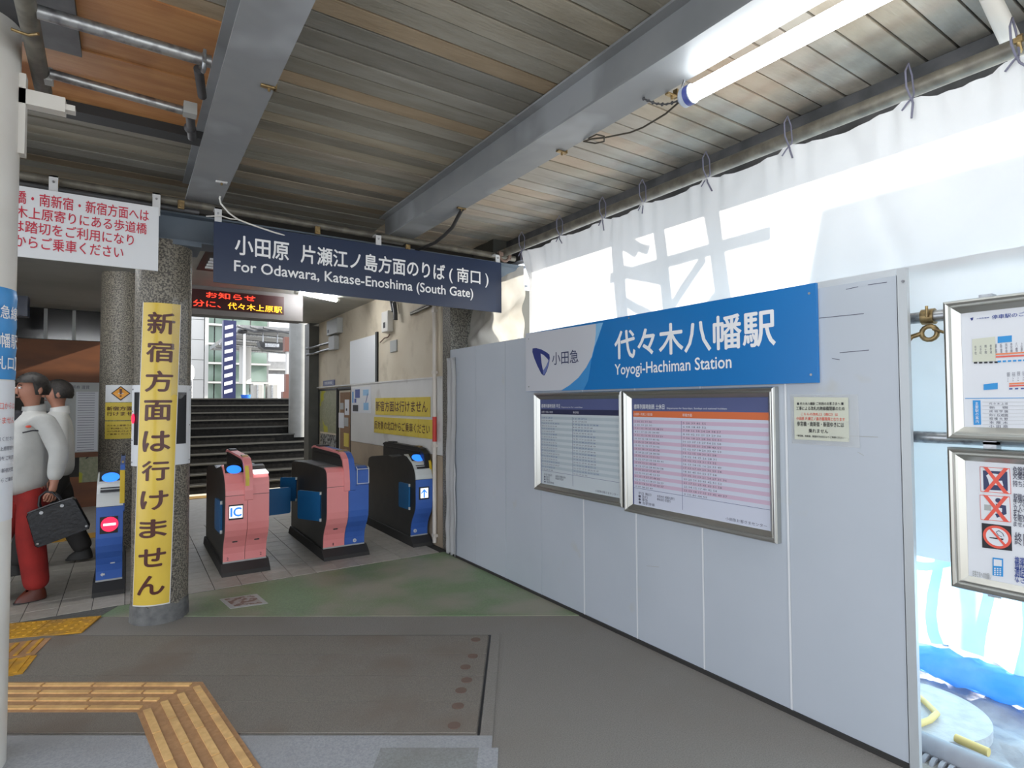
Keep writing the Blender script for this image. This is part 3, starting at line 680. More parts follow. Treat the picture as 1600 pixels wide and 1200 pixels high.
hs = thing('added_shade_canopy', 'unseen pale canopy added behind the tarpaulin to shade its right end', 'canopy', (7.5, -1, 0))
B((6.5, B_[1]-6, Cz), (6.6, A_[1], A_[2])).build('fascia', 'bg_white', hs)
B((6.4, B_[1]-6, A_[2]), (9.1, A_[1]+.1, A_[2]+.08)).build('roof', 'bg_concrete', hs)
for i in range(4): MB().cyl((8.8, A_[1]-.3-3*i, -.4), (8.8, A_[1]-.3-3*i, A_[2]), .06, n=10).build('post', 'galv', hs)

# ================================================================== outside ground strip at lower right
gs = struct('ground_outside', MB().grid(lambda u, v: (2.72+3.6*u, -3+7.8*v, -.06+.035*noise1(u*20, v*40)+.02*noise1(u*50, v*90, 2)+.05*u), 60, 110), 'gravel')
sb = thing('concrete_disc', 'round pale concrete slab lying on the gravel beyond the hoarding edge', 'slab', (3.22, 1.3, -.03))
MB().cyl((3.2, 1.28, -.06), (3.2, 1.28, .01), .30, n=40).build('disc', 'slab_concrete', sb)
hz = thing('yellow_hose', 'short cream yellow hose curling over the round concrete slab', 'hose', (3.1, 1.3, .02))
MB().tube([(3.42, 1.52, .03), (3.33, 1.35, .03), (3.24, 1.24, .03), (3.17, 1.17, .03), (3.08, 1.165, .03), (2.99, 1.18, .03)], .014, 10).build('hose', 'hose', hz)
hz = thing('yellow_pipe_stub', 'small yellow stub of pipe beside the thick grey pipe', 'pipe', (3.0, 1.0, .02))
MB().cyl((3.03, 1.05, .02), (3.02, .93, .02), .018).build('stub', 'hose', hz)
bp_ = thing('corrugated_pipe', 'thick grey pipe lying along the foot of the hoarding outside', 'pipe', (2.9, .9, .02))
mb = MB().cyl((2.86, 2.6, .02), (2.86, -.6, .02), .05, n=20); mb.build('pipe', 'big_pipe', bp_)
mb = MB()
for i in range(60): mb.cyl((2.79, 1.35-.03*i, -.03), (2.79, 1.335-.03*i, -.03), .05, n=14)
mb.build('ribbed_sleeve', 'big_pipe', bp_)
bs = thing('blue_sheet', 'translucent light blue plastic sheet standing on the gravel below the tarpaulin', 'sheet', (3.75, 1, 0))
def bfn(u, v):
    y = -.6+3.6*u; z = .14+1.5*v
    return (3.74+.05*math.sin(y*11+.8*math.sin(z*2))+.02*math.sin(y*29+z*3)+.02*noise1(y*5, z*4), y, z)
MB().grid(bfn, 130, 20).build('sheet', 'blue_sheet', bs)
def bfn2(u, v):
    y = -.6+3.6*u; a = 2*PI*v
    r = .075+.02*noise1(y*6, a*2, 1)
    return (3.70+r*math.cos(a)*1.1, y+.03*math.sin(a*3), .06+r*math.sin(a)+.01*noise1(y*11, a))
MB().grid(bfn2, 110, 14).build('rolled_foot', 'blue_sheet_dark', bs)
for i, y in enumerate((1.34, 1.15, .97, .80, .62, .42)):
    MB().tube([(3.84+.02*math.sin(i), y+.04*math.sin(z*5+i), z) for z in [q*.12 for q in range(1, 13)]], .018+.006*(i % 3), 8).build('stake', 'galv', bs)
MB().cyl((3.85, -.6, .62), (3.85, 3, .66), .022, n=10).build('cross_bar', 'galv', bs)
# scaffold pipes behind the posters and the clamp
sc_ = thing('scaffold_pipe', 'upper galvanised pipe between the hoarding edge and the map frame', 'pipe', (2.76, .6, 1.85))
MB().cyl((2.76, 1.6, 1.845), (2.76, -.5, 1.845), .024, n=16).build('pipe', 'galv', sc_)
cl = MB(); cl.cyl((2.76, 1.03, 1.845), (2.76, .985, 1.845), .033, n=16); cl.tube([(2.74, 1.0+.028*math.cos(a), 1.775+.028*math.sin(a)) for a in [2*PI*k/14 for k in range(15)]], .010, 8)
cl.tube([(2.74, 1.03, 1.775), (2.73, 1.06, 1.765), (2.72, 1.08, 1.74)], .010, 8).cyl((2.735, .985, 1.79), (2.72, .93, 1.765), .006, n=8).cyl((2.72, 1.0, 1.84), (2.72, 1.0, 1.885), .006, n=8)
cl.build('swivel_clamp', 'brass', sc_)
sc2 = thing('scaffold_pipe', 'lower galvanised pipe running behind the two poster frames', 'pipe', (2.76, .6, 1.36))
MB().cyl((2.76, 1.6, 1.345), (2.76, -.5, 1.345), .024, n=16).build('pipe', 'galv', sc2)
sc3 = thing('scaffold_post', 'vertical scaffold post hidden behind the poster frames', 'pipe', (2.81, .2, 0))
MB().cyl((2.81, .2, -.05), (2.81, .2, 2.0), .024, n=12).build('pipe', 'galv', sc3)

# ================================================================== ceiling fittings
lt = thing('tube_lamp', 'bright LED tube lamp hanging under the middle beam at upper right', 'lamp', (2.06, 1.2, 2.85))
LA = Vector((2.035, 1.64, 2.845)); LB = Vector((2.06, .50, 2.845))
d = (LB-LA).normalized()
MB().cyl(LA+d*.03, LB, .036, n=24).build('tube', 'tube_on', lt)
MB().cyl(LA-d*.03, LA-d*.015, .026, .042, n=24).cyl(LA-d*.015, LA+d*.035, .042, n=24).build('end_cap', 'tube_cap', lt)
MB().cyl(LA+d*.006, LA+d*.030, .0428, n=24, caps=False).build('blue_band', 'tube_blue', lt)
MB().cyl(LB, LB+d*.03, .042, n=20).build('end_cap', 'tube_cap', lt)
MB().tube([LA-d*.02, LA+Vector((-.01, .03, .02)), LA+Vector((.0, .01, .08))], .006, 6).build('hook', 'galv', lt)
mb = MB(); P0 = LA-d*.025; 
for k in range(9):
    q = P0.lerp(Vector((2.0, 1.86, 2.925)), k/8)+Vector((0, 0, -.025*math.sin(PI*k/8))); mb.sphere(q, (.006, .011, .005) if k % 2 else (.005, .009, .009), 8, 5)
mb.tube([P0.lerp(Vector((2.0, 1.86, 2.925)), k/8)+Vector((0, 0, -.025*math.sin(PI*k/8))) for k in range(9)], .0035, 6); mb.build('chain', 'dark_steel', lt)
def ap(u, v, z): return tuple(at(u, v, 2, z))
cb_ = thing('lamp_cable', 'thin dark cable drooping from the tube lamp along the middle beam', 'cable', (2.05, 1.9, 2.88))
MB().tube([LA-d*.02, ap(1040, 178, 2.85), ap(1020, 190, 2.84), ap(1005, 199, 2.85), ap(985, 207, 2.87), ap(965, 211, 2.88), ap(945, 215, 2.90), ap(925, 217, 2.91), ap(912, 221, 2.925)], .0045, 8).build('cable', 'cable', cb_)
MB().tube([ap(912, 221, 2.92), ap(930, 224, 2.9), ap(944, 221, 2.89), ap(944, 213, 2.89), ap(932, 210, 2.9), ap(920, 216, 2.92)], .004, 8).build('loop', 'cable', cb_)
cb_ = thing('flexible_conduit', 'thick dark flexible conduit bending from the middle beam to the sign pipe', 'cable', (2.0, 4, 2.9))
MB().tube([ap(722, 327, 2.92), ap(716, 338, 2.9), ap(707, 355, 2.86), ap(695, 367, 2.84), ap(680, 379, 2.83), ap(662, 387, 2.84), ap(645, 392, 2.85), ap(628, 396, 2.86)], .014, 10).build('conduit', 'rubber', cb_)
for i, (u, v, lab) in enumerate(((424, 137, 'brass beam clip on the edge of the left beam, nearer one'), (349, 285, 'pale hook clip on the left beam above the dark blue sign'), (880, 238, 'brass beam clip on the middle beam beside the drooping cable'), (723, 326, 'brown beam clip where the flexible conduit hangs from the middle beam'), (1052, 150, 'small clip on the middle beam at the end of the tube lamp'))):
    p = at(u, v, 2, 2.925); t = thing('beam_clip', lab, 'clip', p)
    MB().box((p.x-.045, p.y-.012, p.z-.006), (p.x+.02, p.y+.012, p.z+.004), .003).box((p.x+.012, p.y-.012, p.z-.006), (p.x+.022, p.y+.012, p.z+.035)).build('clip', 'brass' if i != 1 else 'white_metal', t)
    MB().cyl((p.x-.01, p.y, p.z-.02), (p.x-.01, p.y, p.z+.005), .006, n=8).build('bolt', 'brass', t)
# pipes in the left bay
def pipe_thing(name, label, a, b, r, m='galv'):
    t = thing(name, label, 'pipe', Vector(a).lerp(Vector(b), .5)); MB().cyl(a, b, r, n=18).build('pipe', m, t); return t
t = pipe_thing('ceiling_pipe', 'nearer galvanised pipe crossing under the orange plywood ceiling', ap(58, 18, 3.0), ap(330, 97, 3.0), .026)
clamp('pipe_clamp', '', ap(318, 98, 2.99), (1, 0, 0), 1.0, 'galv', t)
t = pipe_thing('ceiling_pipe', 'farther galvanised pipe crossing under the orange plywood ceiling', ap(78, 115, 3.0), ap(305, 178, 3.0), .022)
B(tuple(Vector(ap(297, 172, 3.0))-Vector((.03, .03, .03))), tuple(Vector(ap(297, 172, 3.0))+Vector((.03, .03, .03)))).build('end_fitting', 'paper_grey', t)
t = pipe_thing('ceiling_pipe', 'thick old pipe running lengthwise beside the white column', ap(33, -30, 3.0), ap(68, 142, 3.0), .034, 'pipe_paint')
B(tuple(Vector(ap(70, 118, 3.0))-Vector((.02, .03, .03))), tuple(Vector(ap(70, 118, 3.0))+Vector((.03, .03, .03)))).build('joint_block', 'paper_grey', t)
mb = MB().tube([ap(17, 45, 2.95), ap(30, 50, 2.95), ap(45, 55, 2.95), ap(60, 53, 2.95)], .006, 8); mb.build('wire_strap', 'brass', t)
t = pipe_thing('conduit_bend', 'short dark conduit with fittings beside the left beam', ap(310, 108, 3.0), ap(316, 150, 3.0), .02, 'dark_steel')
MB().sphere(ap(297, 200, 3.0), .03).cyl(ap(297, 180, 3.0), ap(300, 215, 3.0), .022).build('elbow', 'dark_steel', t)
# pipe in front of the crossbeam, with clips
hp = thing('sign_pipe', 'long pale horizontal pipe above the hanging signs', 'pipe', (.8, 4.5, 2.89))
MB().cyl((-1.8, 4.5, 2.895), (3.05, 4.5, 2.865), .026, n=18).build('pipe', 'pipe_paint', hp)
MB().cyl((-1.8, 4.56, 2.86), (.40, 4.56, 2.85), .016, n=12).build('thin_pipe', 'dark_steel', hp)
for u, v in ((86, 285), (283, 320), (496, 360), (637, 388)):
    p = at(u, v, 1, 4.47); MB().box((p.x-.02, 4.455, p.z-.03), (p.x+.02, 4.48, p.z+.03), .004).cyl((p.x, 4.44, p.z-.012), (p.x, 4.46, p.z-.012), .010, n=8).build('pipe_clip', 'brass', hp)

# ================================================================== hanging signs
def hang(t, us, z1, Y=4.4):
    for u in us:
        p = at(u, 350, 1, Y); B((p.x-.022, Y+.004, z1-.05), (p.x+.022, Y+.012, z1+.10)).box((p.x-.022, Y+.004, z1+.09), (p.x+.022, 4.5, z1+.10)).build('hanger', 'white_metal', t)
        MB().cyl((p.x, Y+.004, z1+.06), (p.x, Y-.002, z1+.06), .007, n=8).build('bolt', 'galv', t)
sg = thing('direction_sign', 'long dark navy hanging sign with white Japanese and English lettering', 'sign', (1.65, 4.4, 2.33))
sp = MB().prism([(.475, 2.335), (2.825, 2.315), (2.825, 2.775), (.475, 2.755)], 1, 4.385, 4.40); sp.build('board', 'sign_navy', sg)
f = frontf(4.383)
def sx(u): return at(u, 420, 1, 4.383).x
text('小田原', f, 'ink_white', sg, sx(367), sx(451), 2.545, 2.68, bold=.018)
text('片瀬江ノ島方面のりば', f, 'ink_white', sg, sx(470), sx(695), 2.545, 2.68, bold=.018)
text('( 南口 )', f, 'ink_white', sg, sx(702), sx(763), 2.53, 2.675, bold=.014)
text('For Odawara, Katase-Enoshima (South Gate)', f, 'ink_white', sg, sx(366), sx(739), 2.40, 2.502, bold=.014)
hang(sg, (341, 592, 778), 2.76)
ww = thing('cable_bundle', 'loose white wire tied over the left end of the navy sign', 'cable', (.55, 4.38, 2.85))
MB().tube([at(350, 290, 1, 4.38), at(343, 310, 1, 4.37), at(345, 318, 1, 4.37), at(358, 333, 1, 4.37), at(372, 343, 1, 4.37), at(390, 350, 1, 4.38), at(425, 362, 1, 4.38), at(462, 373, 1, 4.40)], .006, 8).build('wire', 'white_paint', ww)
MB().tube([at(322, 338, 1, 4.38), at(345, 337, 1, 4.37), at(360, 342, 1, 4.37), at(374, 343, 1, 4.37)], .004, 8).build('thin_wire', 'white_paint', ww)
wsn = thing('notice_sign', 'white hanging notice sign with four lines of red Japanese text', 'sign', (-.5, 4.4, 2.37))
B((-1.05, 4.388, 2.37), (.152, 4.4, 2.79)).build('board', 'sign_white', wsn)
f = frontf(4.386)
for body, u1, z0, z1 in (('参宮橋・南新宿・新宿方面へは', 232, 2.685, 2.762), ('代々木上原寄りにある歩道橋', 229, 2.60, 2.672), ('または踏切をご利用になり', 209, 2.515, 2.587), ('北口からご乗車ください', 193, 2.425, 2.50)):
    x1 = at(u1, 370, 1, 4.386).x; cw = .0555 if z0 > 2.68 else .0592; text(body, f, 'ink_red', wsn, x1-len(body)*cw, x1, z0, z1, bold=.01)
hang(wsn, (244, 82), 2.79)

# ================================================================== pillars
def cylf(cx, cy, R, a0):   # frame: s metres round the cylinder from the direction a0, t height
    return lambda s, t: (cx+R*math.cos(a0+s/R), cy+R*math.sin(a0+s/R), t)
PXc, PYc, PR = .205, 4.80, .175
gp = thing('granite_pillar', 'round speckled granite pillar wrapped with the tall yellow banner', 'pillar', (PXc, PYc, 0))
MB().cyl((PXc, PYc, .1), (PXc, PYc, 2.65), PR, n=48).build('shaft', 'granite', gp)
MB().grid(lambda u, v: (PXc+(PR+.006-.003*v+.003*noise1(u*25, v*3))*math.cos(2*PI*u), PYc+(PR+.006-.003*v+.003*noise1(u*25, v*3))*math.sin(2*PI*u), .0+(.13+.02*noise1(u*17, 0))*v), 60, 6).build('skirting', 'skirt', gp)
B((PXc-.22, PYc-.17, 2.62), (PXc+.22, PYc+.17, 2.655)).build('cap_plate', 'crossbeam', gp)
ac = math.atan2(-PYc, -PXc)   # towards the camera
def cyl_patch(R, s0, s1, z0, z1, name, m, par, n=24, tilt=0, sub=8, wob=0):
    fr = cylf(PXc, PYc, R, ac)
    return MB().grid(lambda u, v: fr((-.035 if tilt else 0)+s0+(s1-s0)*u+tilt*((z0+(z1-z0)*v)-1.2), z0+(z1-z0)*v+0), n, sub).build(name, m, par)
rp = thing('reader_plate', 'grey curved plate with a black window on the granite pillar behind the banner', 'panel', (PXc-.05, PYc-.18, 1.07))
def rpatch(R, s0, s1, z0, z1, name, m, par=rp): return cyl_patch(R, s0, s1, z0, z1, name, m, par)
rpatch(PR+.012, -.245, .225, 1.075, 1.63, 'plate', 'sign_white')
rpatch(PR+.016, -.20, .165, 1.22, 1.58, 'window', 'black')
MB().sphere((PXc-.175, PYc-.10, 1.40), (.01, .01, .035)).build('red_light', 'lit_red', rp)
text('N', cylf(PXc, PYc, PR+.018, ac), 'ink_red', rp, -.155, -.135, 1.155, 1.18)
for s_, z_ in ((-.225, 1.6), (-.225, 1.45), (-.225, 1.25), (-.225, 1.1), (.205, 1.6), (.205, 1.35), (.205, 1.1)):
    q = cylf(PXc, PYc, PR+.013, ac)(s_, z_); MB().sphere(q, .005, 8, 6).build('rivet', 'galv', rp)
bn = thing('yellow_banner', 'tall yellow vertical banner with brown lettering wrapped on the granite pillar', 'banner', (PXc, PYc-.2, .14))
tl = .024
cyl_patch(PR+.020, -.118, .118, .14, 2.195, 'vinyl', 'yellow_vinyl', bn, tilt=tl, sub=40)
cyl_patch(PR+.0205, -.122, -.117, .137, 2.2, 'hem', 'white_paint', bn, n=2, tilt=tl); cyl_patch(PR+.0205, .117, .122, .137, 2.2, 'hem', 'white_paint', bn, n=2, tilt=tl); cyl_patch(PR+.0205, -.122, .122, .134, .142, 'hem', 'white_paint', bn, tilt=tl, sub=1)
chars = '新宿方面は行けません'
zc = [2.055, 1.858, 1.655, 1.455, 1.245, 1.045, .845, .655, .46, .275]
hh = [.145, .14, .14, .135, .135, .13, .125, .12, .12, .125]
fr = cylf(PXc, PYc, PR+.0225, ac)
for c, z_, h in zip(chars, zc, hh):
    text(c, lambda s, t: fr(s-.035+tl*(t-1.2), t), 'ink_brown', bn, -.082, .082, z_-h/2, z_+h/2, bold=.022, name='character', res=4, cut=10)
def wrap(u, v):
    s_ = .05+.115*u; z = 1.55+.68*v; q = cylf(PXc, PYc, PR+.026+.006*math.sin(z*40+u*5), ac)(s_, z+.015*math.sin(u*9)); return q
MB().grid(wrap, 14, 60).build('clear_wrap', 'clear_film', bn)
C2 = (-.045, 7.32)
g2 = thing('granite_column', 'farther round granite column behind the left ticket gate with warning stickers', 'pillar', (C2[0], C2[1], 0))
MB().cyl((C2[0], C2[1], 0), (C2[0], C2[1], 2.87), .205, n=48).build('shaft', 'granite', g2)
ac2 = math.atan2(-C2[1], -C2[0]); fr2 = lambda r: cylf(C2[0], C2[1], .205+r, ac2)
def p2(t, s0, s1, z0, z1, m, r=.004, name='sheet'):
    return MB().grid(lambda u, v: fr2(r)(s0+(s1-s0)*u, z0+(z1-z0)*v), 12, 1).build(name, m, t)
def stick(name, label, z0, z1, m):
    t = thing(name, label, 'sticker', (C2[0], C2[1]-.21, z0)); p2(t, -.165, .09, z0, z1, m); return t
t = stick('warning_sticker', 'white sticker with an amber exclamation mark diamond on the far column', 1.52, 1.695, 'sign_white')
cs, cz = -.02, 1.61
MB().add([fr2(.012)(cs+a*.085, cz+b*.075) for a, b in ((-1, 0), (0, -1), (1, 0), (0, 1))], [(0,1,2,3)]).build('diamond_border', 'ink', t)
MB().add([fr2(.014)(cs+a*.072, cz+b*.063) for a, b in ((-1, 0), (0, -1), (1, 0), (0, 1))], [(0,1,2,3)]).build('diamond', 'amber', t)
MB().add([fr2(.017)(cs+a, cz+b) for a, b in ((-.008, -.01), (.008, -.01), (.011, .045), (-.011, .045))], [(0,1,2,3)]).add([fr2(.017)(cs+a, cz+b) for a, b in ((-.008, -.035), (.008, -.035), (.008, -.02), (-.008, -.02))], [(0,1,2,3)]).build('mark', 'ink_brown', t)
t = stick('yellow_notice', 'upper yellow notice on the far column with bold brown lines', 1.335, 1.515, 'yellow_paper')
text('新宿方面', fr2(.006), 'ink_brown', t, -.145, .085, 1.434, 1.475, bold=.02, cut=24); text('行けませ', fr2(.006), 'ink_brown', t, -.145, .085, 1.38, 1.422, bold=.02, cut=24)
t = stick('yellow_notice', 'lower yellow notice on the far column with small dotted lines', 1.145, 1.325, 'yellow_paper')
for i, q_ in enumerate(('代々木上原寄りの', 'ご利用になり', '北口改札口より', 'ご乗車ください')): text(q_, fr2(.006), 'ink_brown', t, -.14, .085, 1.272-.029*i, 1.29-.029*i, bold=.01, res=2, cut=24)
# white column in the left foreground
WC = (-.575, 3.22); WR = .17
wc = thing('white_column', 'thick white painted round column at the left edge of the view', 'pillar', (WC[0], WC[1], 0))
MB().cyl((WC[0], WC[1], 0), (WC[0], WC[1], 3.14), WR, n=48).build('shaft', 'white_paint', wc)
ac3 = math.atan2(-WC[1], -WC[0])+.0; fr3 = lambda r: cylf(WC[0], WC[1], WR+r, ac3)
br = MB().box((-.45, 3.19, 2.80), (-.25, 3.25, 2.865)).box((-.45, 3.19, 2.58), (-.385, 3.25, 2.93)).box((-.27, 3.195, 2.815), (-.215, 3.245, 2.84)); br.build('bracket', 'white_paint', wc)
def p3(t, s0, s1, z0, z1, m, r=.004, name='sheet', rag=0):
    return MB().grid(lambda u, v: fr3(r+rag*math.sin(v*23)*u)(s0+(s1-s0)*u, z0+(z1-z0)*v), 16, 12).build(name, m, t)
cpost = thing('column_poster', 'blue poster with white lettering wrapped round the white column', 'poster', (-.45, 3.1, 1.6))
p3(cpost, -.20, .235, 1.605, 1.985, 'sign_midblue', .004, rag=.003)
for body, s0, s1, z0, z1 in (('小田急線', .02, .222, 1.855, 1.91), ('八幡駅', .07, .228, 1.735, 1.795), ('改札口】', .06, .222, 1.645, 1.70)):
    text(body, fr3(.010), 'ink_white', cpost, s0, s1, z0, z1, bold=.01, cut=14)
cn = thing('column_notice', 'long white notice with faint red and black lines on the white column', 'notice', (-.45, 3.1, .9))
p3(cn, -.20, .238, 1.02, 1.6, 'paper', .003)
for i, (z_, m, s_) in enumerate(((1.48, 'ink_red2', '改札口からは'), (1.42, 'ink_red2', '行けません'), (1.35, 'ink_grey', 'ご注意ください'), (1.31, 'ink_grey', '代々木上原駅寄り'), (1.27, 'ink_grey', '歩道橋をご利用'), (1.22, 'ink_grey', '参宮橋 新宿方面'), (1.18, 'ink_grey', '北口からご乗車'))):
    text(s_, fr3(.006), m, cn, .08, .222, z_, z_+(.03 if i < 2 else .018), bold=.0, res=1, cut=14)
gpost = thing('granite_post', 'narrow square granite post between the old wall and the hoarding', 'pillar', (2.8, 5.2, 0))
B((2.70, 5.14, 0), (3.0, 5.33, 2.65), .012).build('shaft', 'granite_dark', gpost)
# ================================================================== ticket gates
GY = 5.5
def off(pr, d):  # shift of a front profile outwards
    return [(y-d, z) for y, z in pr]
front = [(.125, .10), (.122, .18), (.108, .235), (.078, .29), (.036, .345), (.009, .40), (0, .46), (0, .70)]
frontA = front + [(.002, .78), (.016, .83), (.05, .86), (.10, .87)]           # rounded top box front
frontB = front + [(.006, .74), (.03, .80), (.09, .86), (.22, .925), (.30, .935)]  # slanted reader front
def gate(name_label, x0, x1, halves, ridge, group='ticket gates'):
    g = thing('ticket_gate', name_label, 'ticket gate', ((x0+x1)/2, GY+.7, 0), group)
    slant = any(h[3] for h in halves)
    L = 1.42
    top = [(.34, .925 if slant else .875), (.62, .885 if slant else .87), (.75, .90 if slant else .87), (1.30, .845), (1.38, .82), (1.40, .76), (1.40, .10)]
    prof = (frontB if slant else frontA)+top
    MB().prism([(GY+y, z) for y, z in prof], 0, x0, x1).build('body', 'gate_black', g)
    MB().prism([(GY+.0, 0), (GY+.02, .04), (GY+.10, .10), (GY+1.38, .10), (GY+1.44, .04), (GY+1.46, 0)], 0, x0-.018, x1+.018).build('plinth', 'rubber', g)
    MB().prism([(GY+y, z+.003) for y, z in ([(.34, .925)] if slant else [(.12, .872)])+top[1:5]]+[(GY+y, z-.004) for y, z in ([(.34, .925)] if slant else [(.12, .872)])[:0]+top[4:0:-1]], 0, x0+.01, x1-.01).build('top_plate', 'gate_top', g)
    for (a, b, m, sl, scr) in halves:
        p = frontB if sl else frontA
        cut = 8
        lower = off(p[:cut], .014)+[(y, z) for y, z in p[:cut]][::-1]
        MB().prism([(GY+y, z) for y, z in lower], 0, a+.0018, b-.0018).build('front_cover', m, g)
        upp = p[cut-1:]
        up_o = [(y-.014 if z < .84 else y-.006, z+(.010 if z > .8 else .004)) for y, z in upp]
        MB().prism([(GY+y, z) for y, z in up_o]+[(GY+y, z-.002) for y, z in upp[::-1]], 0, a+.0018, b-.0018).build('upper_cover', 'gate_white' if sl == 2 else m, g)
        B((a, GY+.105, .10), (b, GY+.13, .112)).build('kick_trim', 'paper_grey', g)
        if sl:   # reader pad and printed marks
            A0 = Vector((0, GY+.03-.012, .806)); A1 = Vector((0, GY+.22-.008, .936)); dn = (A1-A0); nrm = Vector((0, -dn.z, dn.y)).normalized()
            def q(s, t, h=.012): p_ = A0+dn*t+nrm*h; return (a+(b-a)*s, p_.y, p_.z)
            pad = MB().add([q(.08, .40), q(.92, .40), q(.92, 1.08), q(.08, 1.08)], [(0,1,2,3)]).build('reader_bezel', 'black', g)
            MB().add([q(.5+.34*math.cos(k*PI/12), .73+.25*math.sin(k*PI/12), .0135) for k in range(24)], [list(range(24))]).build('reader_pad', 'screen_cyan', pad)
            if sl == 2:
                MB().add([q(.14, -.45+.42), q(.86, -.03), q(.86, .10), q(.14, .10)], [(0,1,2,3)]).build('label', 'ink', g)
                MB().add([q(.14, .16), q(.86, .16), q(.86, .22), q(.14, .22)], [(0,1,2,3)]).build('label', 'ink', g)
                MB().add([q(.2, .29), q(.8, .29), q(.8, .34), q(.2, .34)], [(0,1,2,3)]).build('label', 'ink', g)
        B((a, GY-.0125, .697), (b, GY-.006, .7035)).build('seam', 'black', g)
        if scr:
            xc = (a+b)/2-.004; hw = .052
            B((xc-hw-.006, GY-.0165, .495), (xc+hw+.006, GY-.014, .625)).build('display_bezel', 'black', g)
            if scr == 'IC':
                s_ = B((xc-hw, GY-.019, .51), (xc+hw, GY-.0165, .612)).build('display', 'lit_white', g)
                text('IC', frontf(GY-.0195), 'screen_blue', s_, xc-.042, xc+.042, .524, .598, bold=.03)
            if scr == 'UP':
                s_ = B((xc-hw+.012, GY-.019, .51), (xc+hw-.006, GY-.0165, .612)).build('display', 'lit_white', g)
                MB().prism([(xc-.008, .513), (xc+.008, .513), (xc+.008, .575), (xc+.03, .555), (xc+.036, .563), (xc, .604), (xc-.036, .563), (xc-.03, .555), (xc-.008, .575)], 1, GY-.0198, GY-.019).build('arrow', 'screen_blue', s_)
            if scr == 'NO':
                s_ = MB().cyl((xc+.005, GY-.021, .565), (xc+.005, GY-.0165, .565), .056, n=32).build('display', 'lit_red', g)
                B((xc-.035, GY-.0225, .556), (xc+.045, GY-.021, .574)).build('bar', 'lit_white', s_)
        if m == 'gate_pink':
            B(((a+b)/2-.02, GY+.055, .285), ((a+b)/2+.02, GY+.09, .295)).build('slot', 'black', g)
    if ridge:
        a, b, m1, ya, yb = ridge
        rp_ = [(ya, .66), (ya, .74), (ya+.02, .85), (ya+.06, .95), (ya+.13, 1.0), (ya+.22, 1.012), (yb-.1, 1.02), (yb-.02, 1.0), (yb, .95), (yb, .84)]
        rd = MB().prism([(GY+y, z) for y, z in rp_], 0, a+.012, b-.012).build('divider', 'gate_black', g)
        n = len(m1)
        for i, mm in enumerate(m1):
            xa = a+(b-a)*i/n; xb = a+(b-a)*(i+1)/n
            o_ = rp_[:8]; MB().prism([(GY+y-.01 if z < .99 else GY+y, z+(.008 if z > .9 else 0)) for y, z in o_]+[(GY+y+.012, z-.012) for y, z in o_[::-1]], 0, xa+.0005, xb-.0005).build('divider_trim', mm, rd)
        B((a+.004, GY+yb-.32, 1.02), (b-.004, GY+yb-.18, 1.04)).build('sensor_cap', 'black', rd)
        B((a+.01, GY+ya+.2, 1.014), (b-.01, GY+ya+.30, 1.03)).build('sensor_cap', 'brass', rd)
        B((a+.002, GY+ya+.16, .955), (a+.012, GY+yb-.1, .975)).build('slot', 'black', rd)
    return g
g = gate('pink fronted ticket gate with lit IC display, next to the granite pillar', .705, 1.06, [(.705, .882, 'gate_pink', 1, 'IC'), (.882, 1.06, 'gate_pink', 0, None)], (.855, .925, ['gate_pink'], -.016, 1.18))
MB().prism([(GY+.0, .872), (GY+.14, .886), (GY+.14, .90), (GY-.0, .885)], 0, .935, 1.055).build('glass_top', 'lit_white', g)
MB().grid(lambda u, v: (.862+.03*u, GY-.03+.0+.05*max(0, v-.45)*2, .78+.17*v), 1, 6).build('yellow_label', 'yellow_paper', g)
text('2', frontf(GY+.104), 'ink', g, 1.005, 1.02, .135, .16); text('2', frontf(GY+.104), 'ink', g, .735, .75, .125, .15)
g = gate('middle ticket gate with one pink and one blue front half', 1.57, 1.975, [(1.57, 1.775, 'gate_pink', 0, None), (1.775, 1.975, 'gate_blue', 0, None)], (1.73, 1.84, ['gate_pink', 'gate_blue'], -.016, 1.18))
MB().prism([(GY-.022, .715), (GY-.022, .86), (GY+.01, .878), (GY+.01, .87), (GY-.014, .855), (GY-.014, .715)], 0, 1.855, 1.86).build('edge_trim', 'gate_white', g)
MB().prism([(GY-.022, .715), (GY-.022, .86), (GY+.01, .878), (GY+.01, .87), (GY-.014, .855), (GY-.014, .715)], 0, 1.97, 1.976).build('edge_trim', 'gate_white', g)
B((1.858, GY-.021, .712), (1.975, GY-.015, .718)).build('edge_trim', 'gate_white', g); B((1.858, GY-.021, .852), (1.975, GY-.012, .858)).build('edge_trim', 'gate_white', g)
text('1', frontf(GY+.104), 'ink', g, 1.66, 1.668, .125, .15); MB().cyl((1.875, GY+.102, .145), (1.875, GY+.108, .145), .018, n=20).build('number_disc', 'gate_white', g); text('4', frontf(GY+.1005), 'gate_blue', g, 1.868, 1.881, .135, .155)
g = gate('blue fronted ticket gate with lit up arrow beside the beige wall', 2.475, 2.665, [(2.475, 2.665, 'gate_blue', 2, 'UP')], (2.60, 2.668, ['black'], .02, 1.25))
MB().cyl((2.52, GY+.102, .155), (2.52, GY+.108, .155), .018, n=20).build('number_disc', 'gate_white', g); text('4', frontf(GY+.1005), 'gate_blue', g, 2.513, 2.526, .145, .165)
MB().prism([(GY+.0, .74), (GY+.03, .87), (GY+.10, .96), (GY+.12, .955), (GY+.05, .86), (GY+.02, .74)], 0, 2.645, 2.672).build('yellow_strip', 'yellow_sign', g)
g = gate('blue fronted ticket gate with lit red no entry disc, left of the banner', -.195, -.02, [(-.195, -.02, 'gate_blue', 2, 'NO')], (-.045, -.012, ['gate_blue'], .0, 1.2))
B((-.045, GY-.02, .72), (-.012, GY-.008, .98), .003).build('yellow_strip', 'yellow_sign', g)
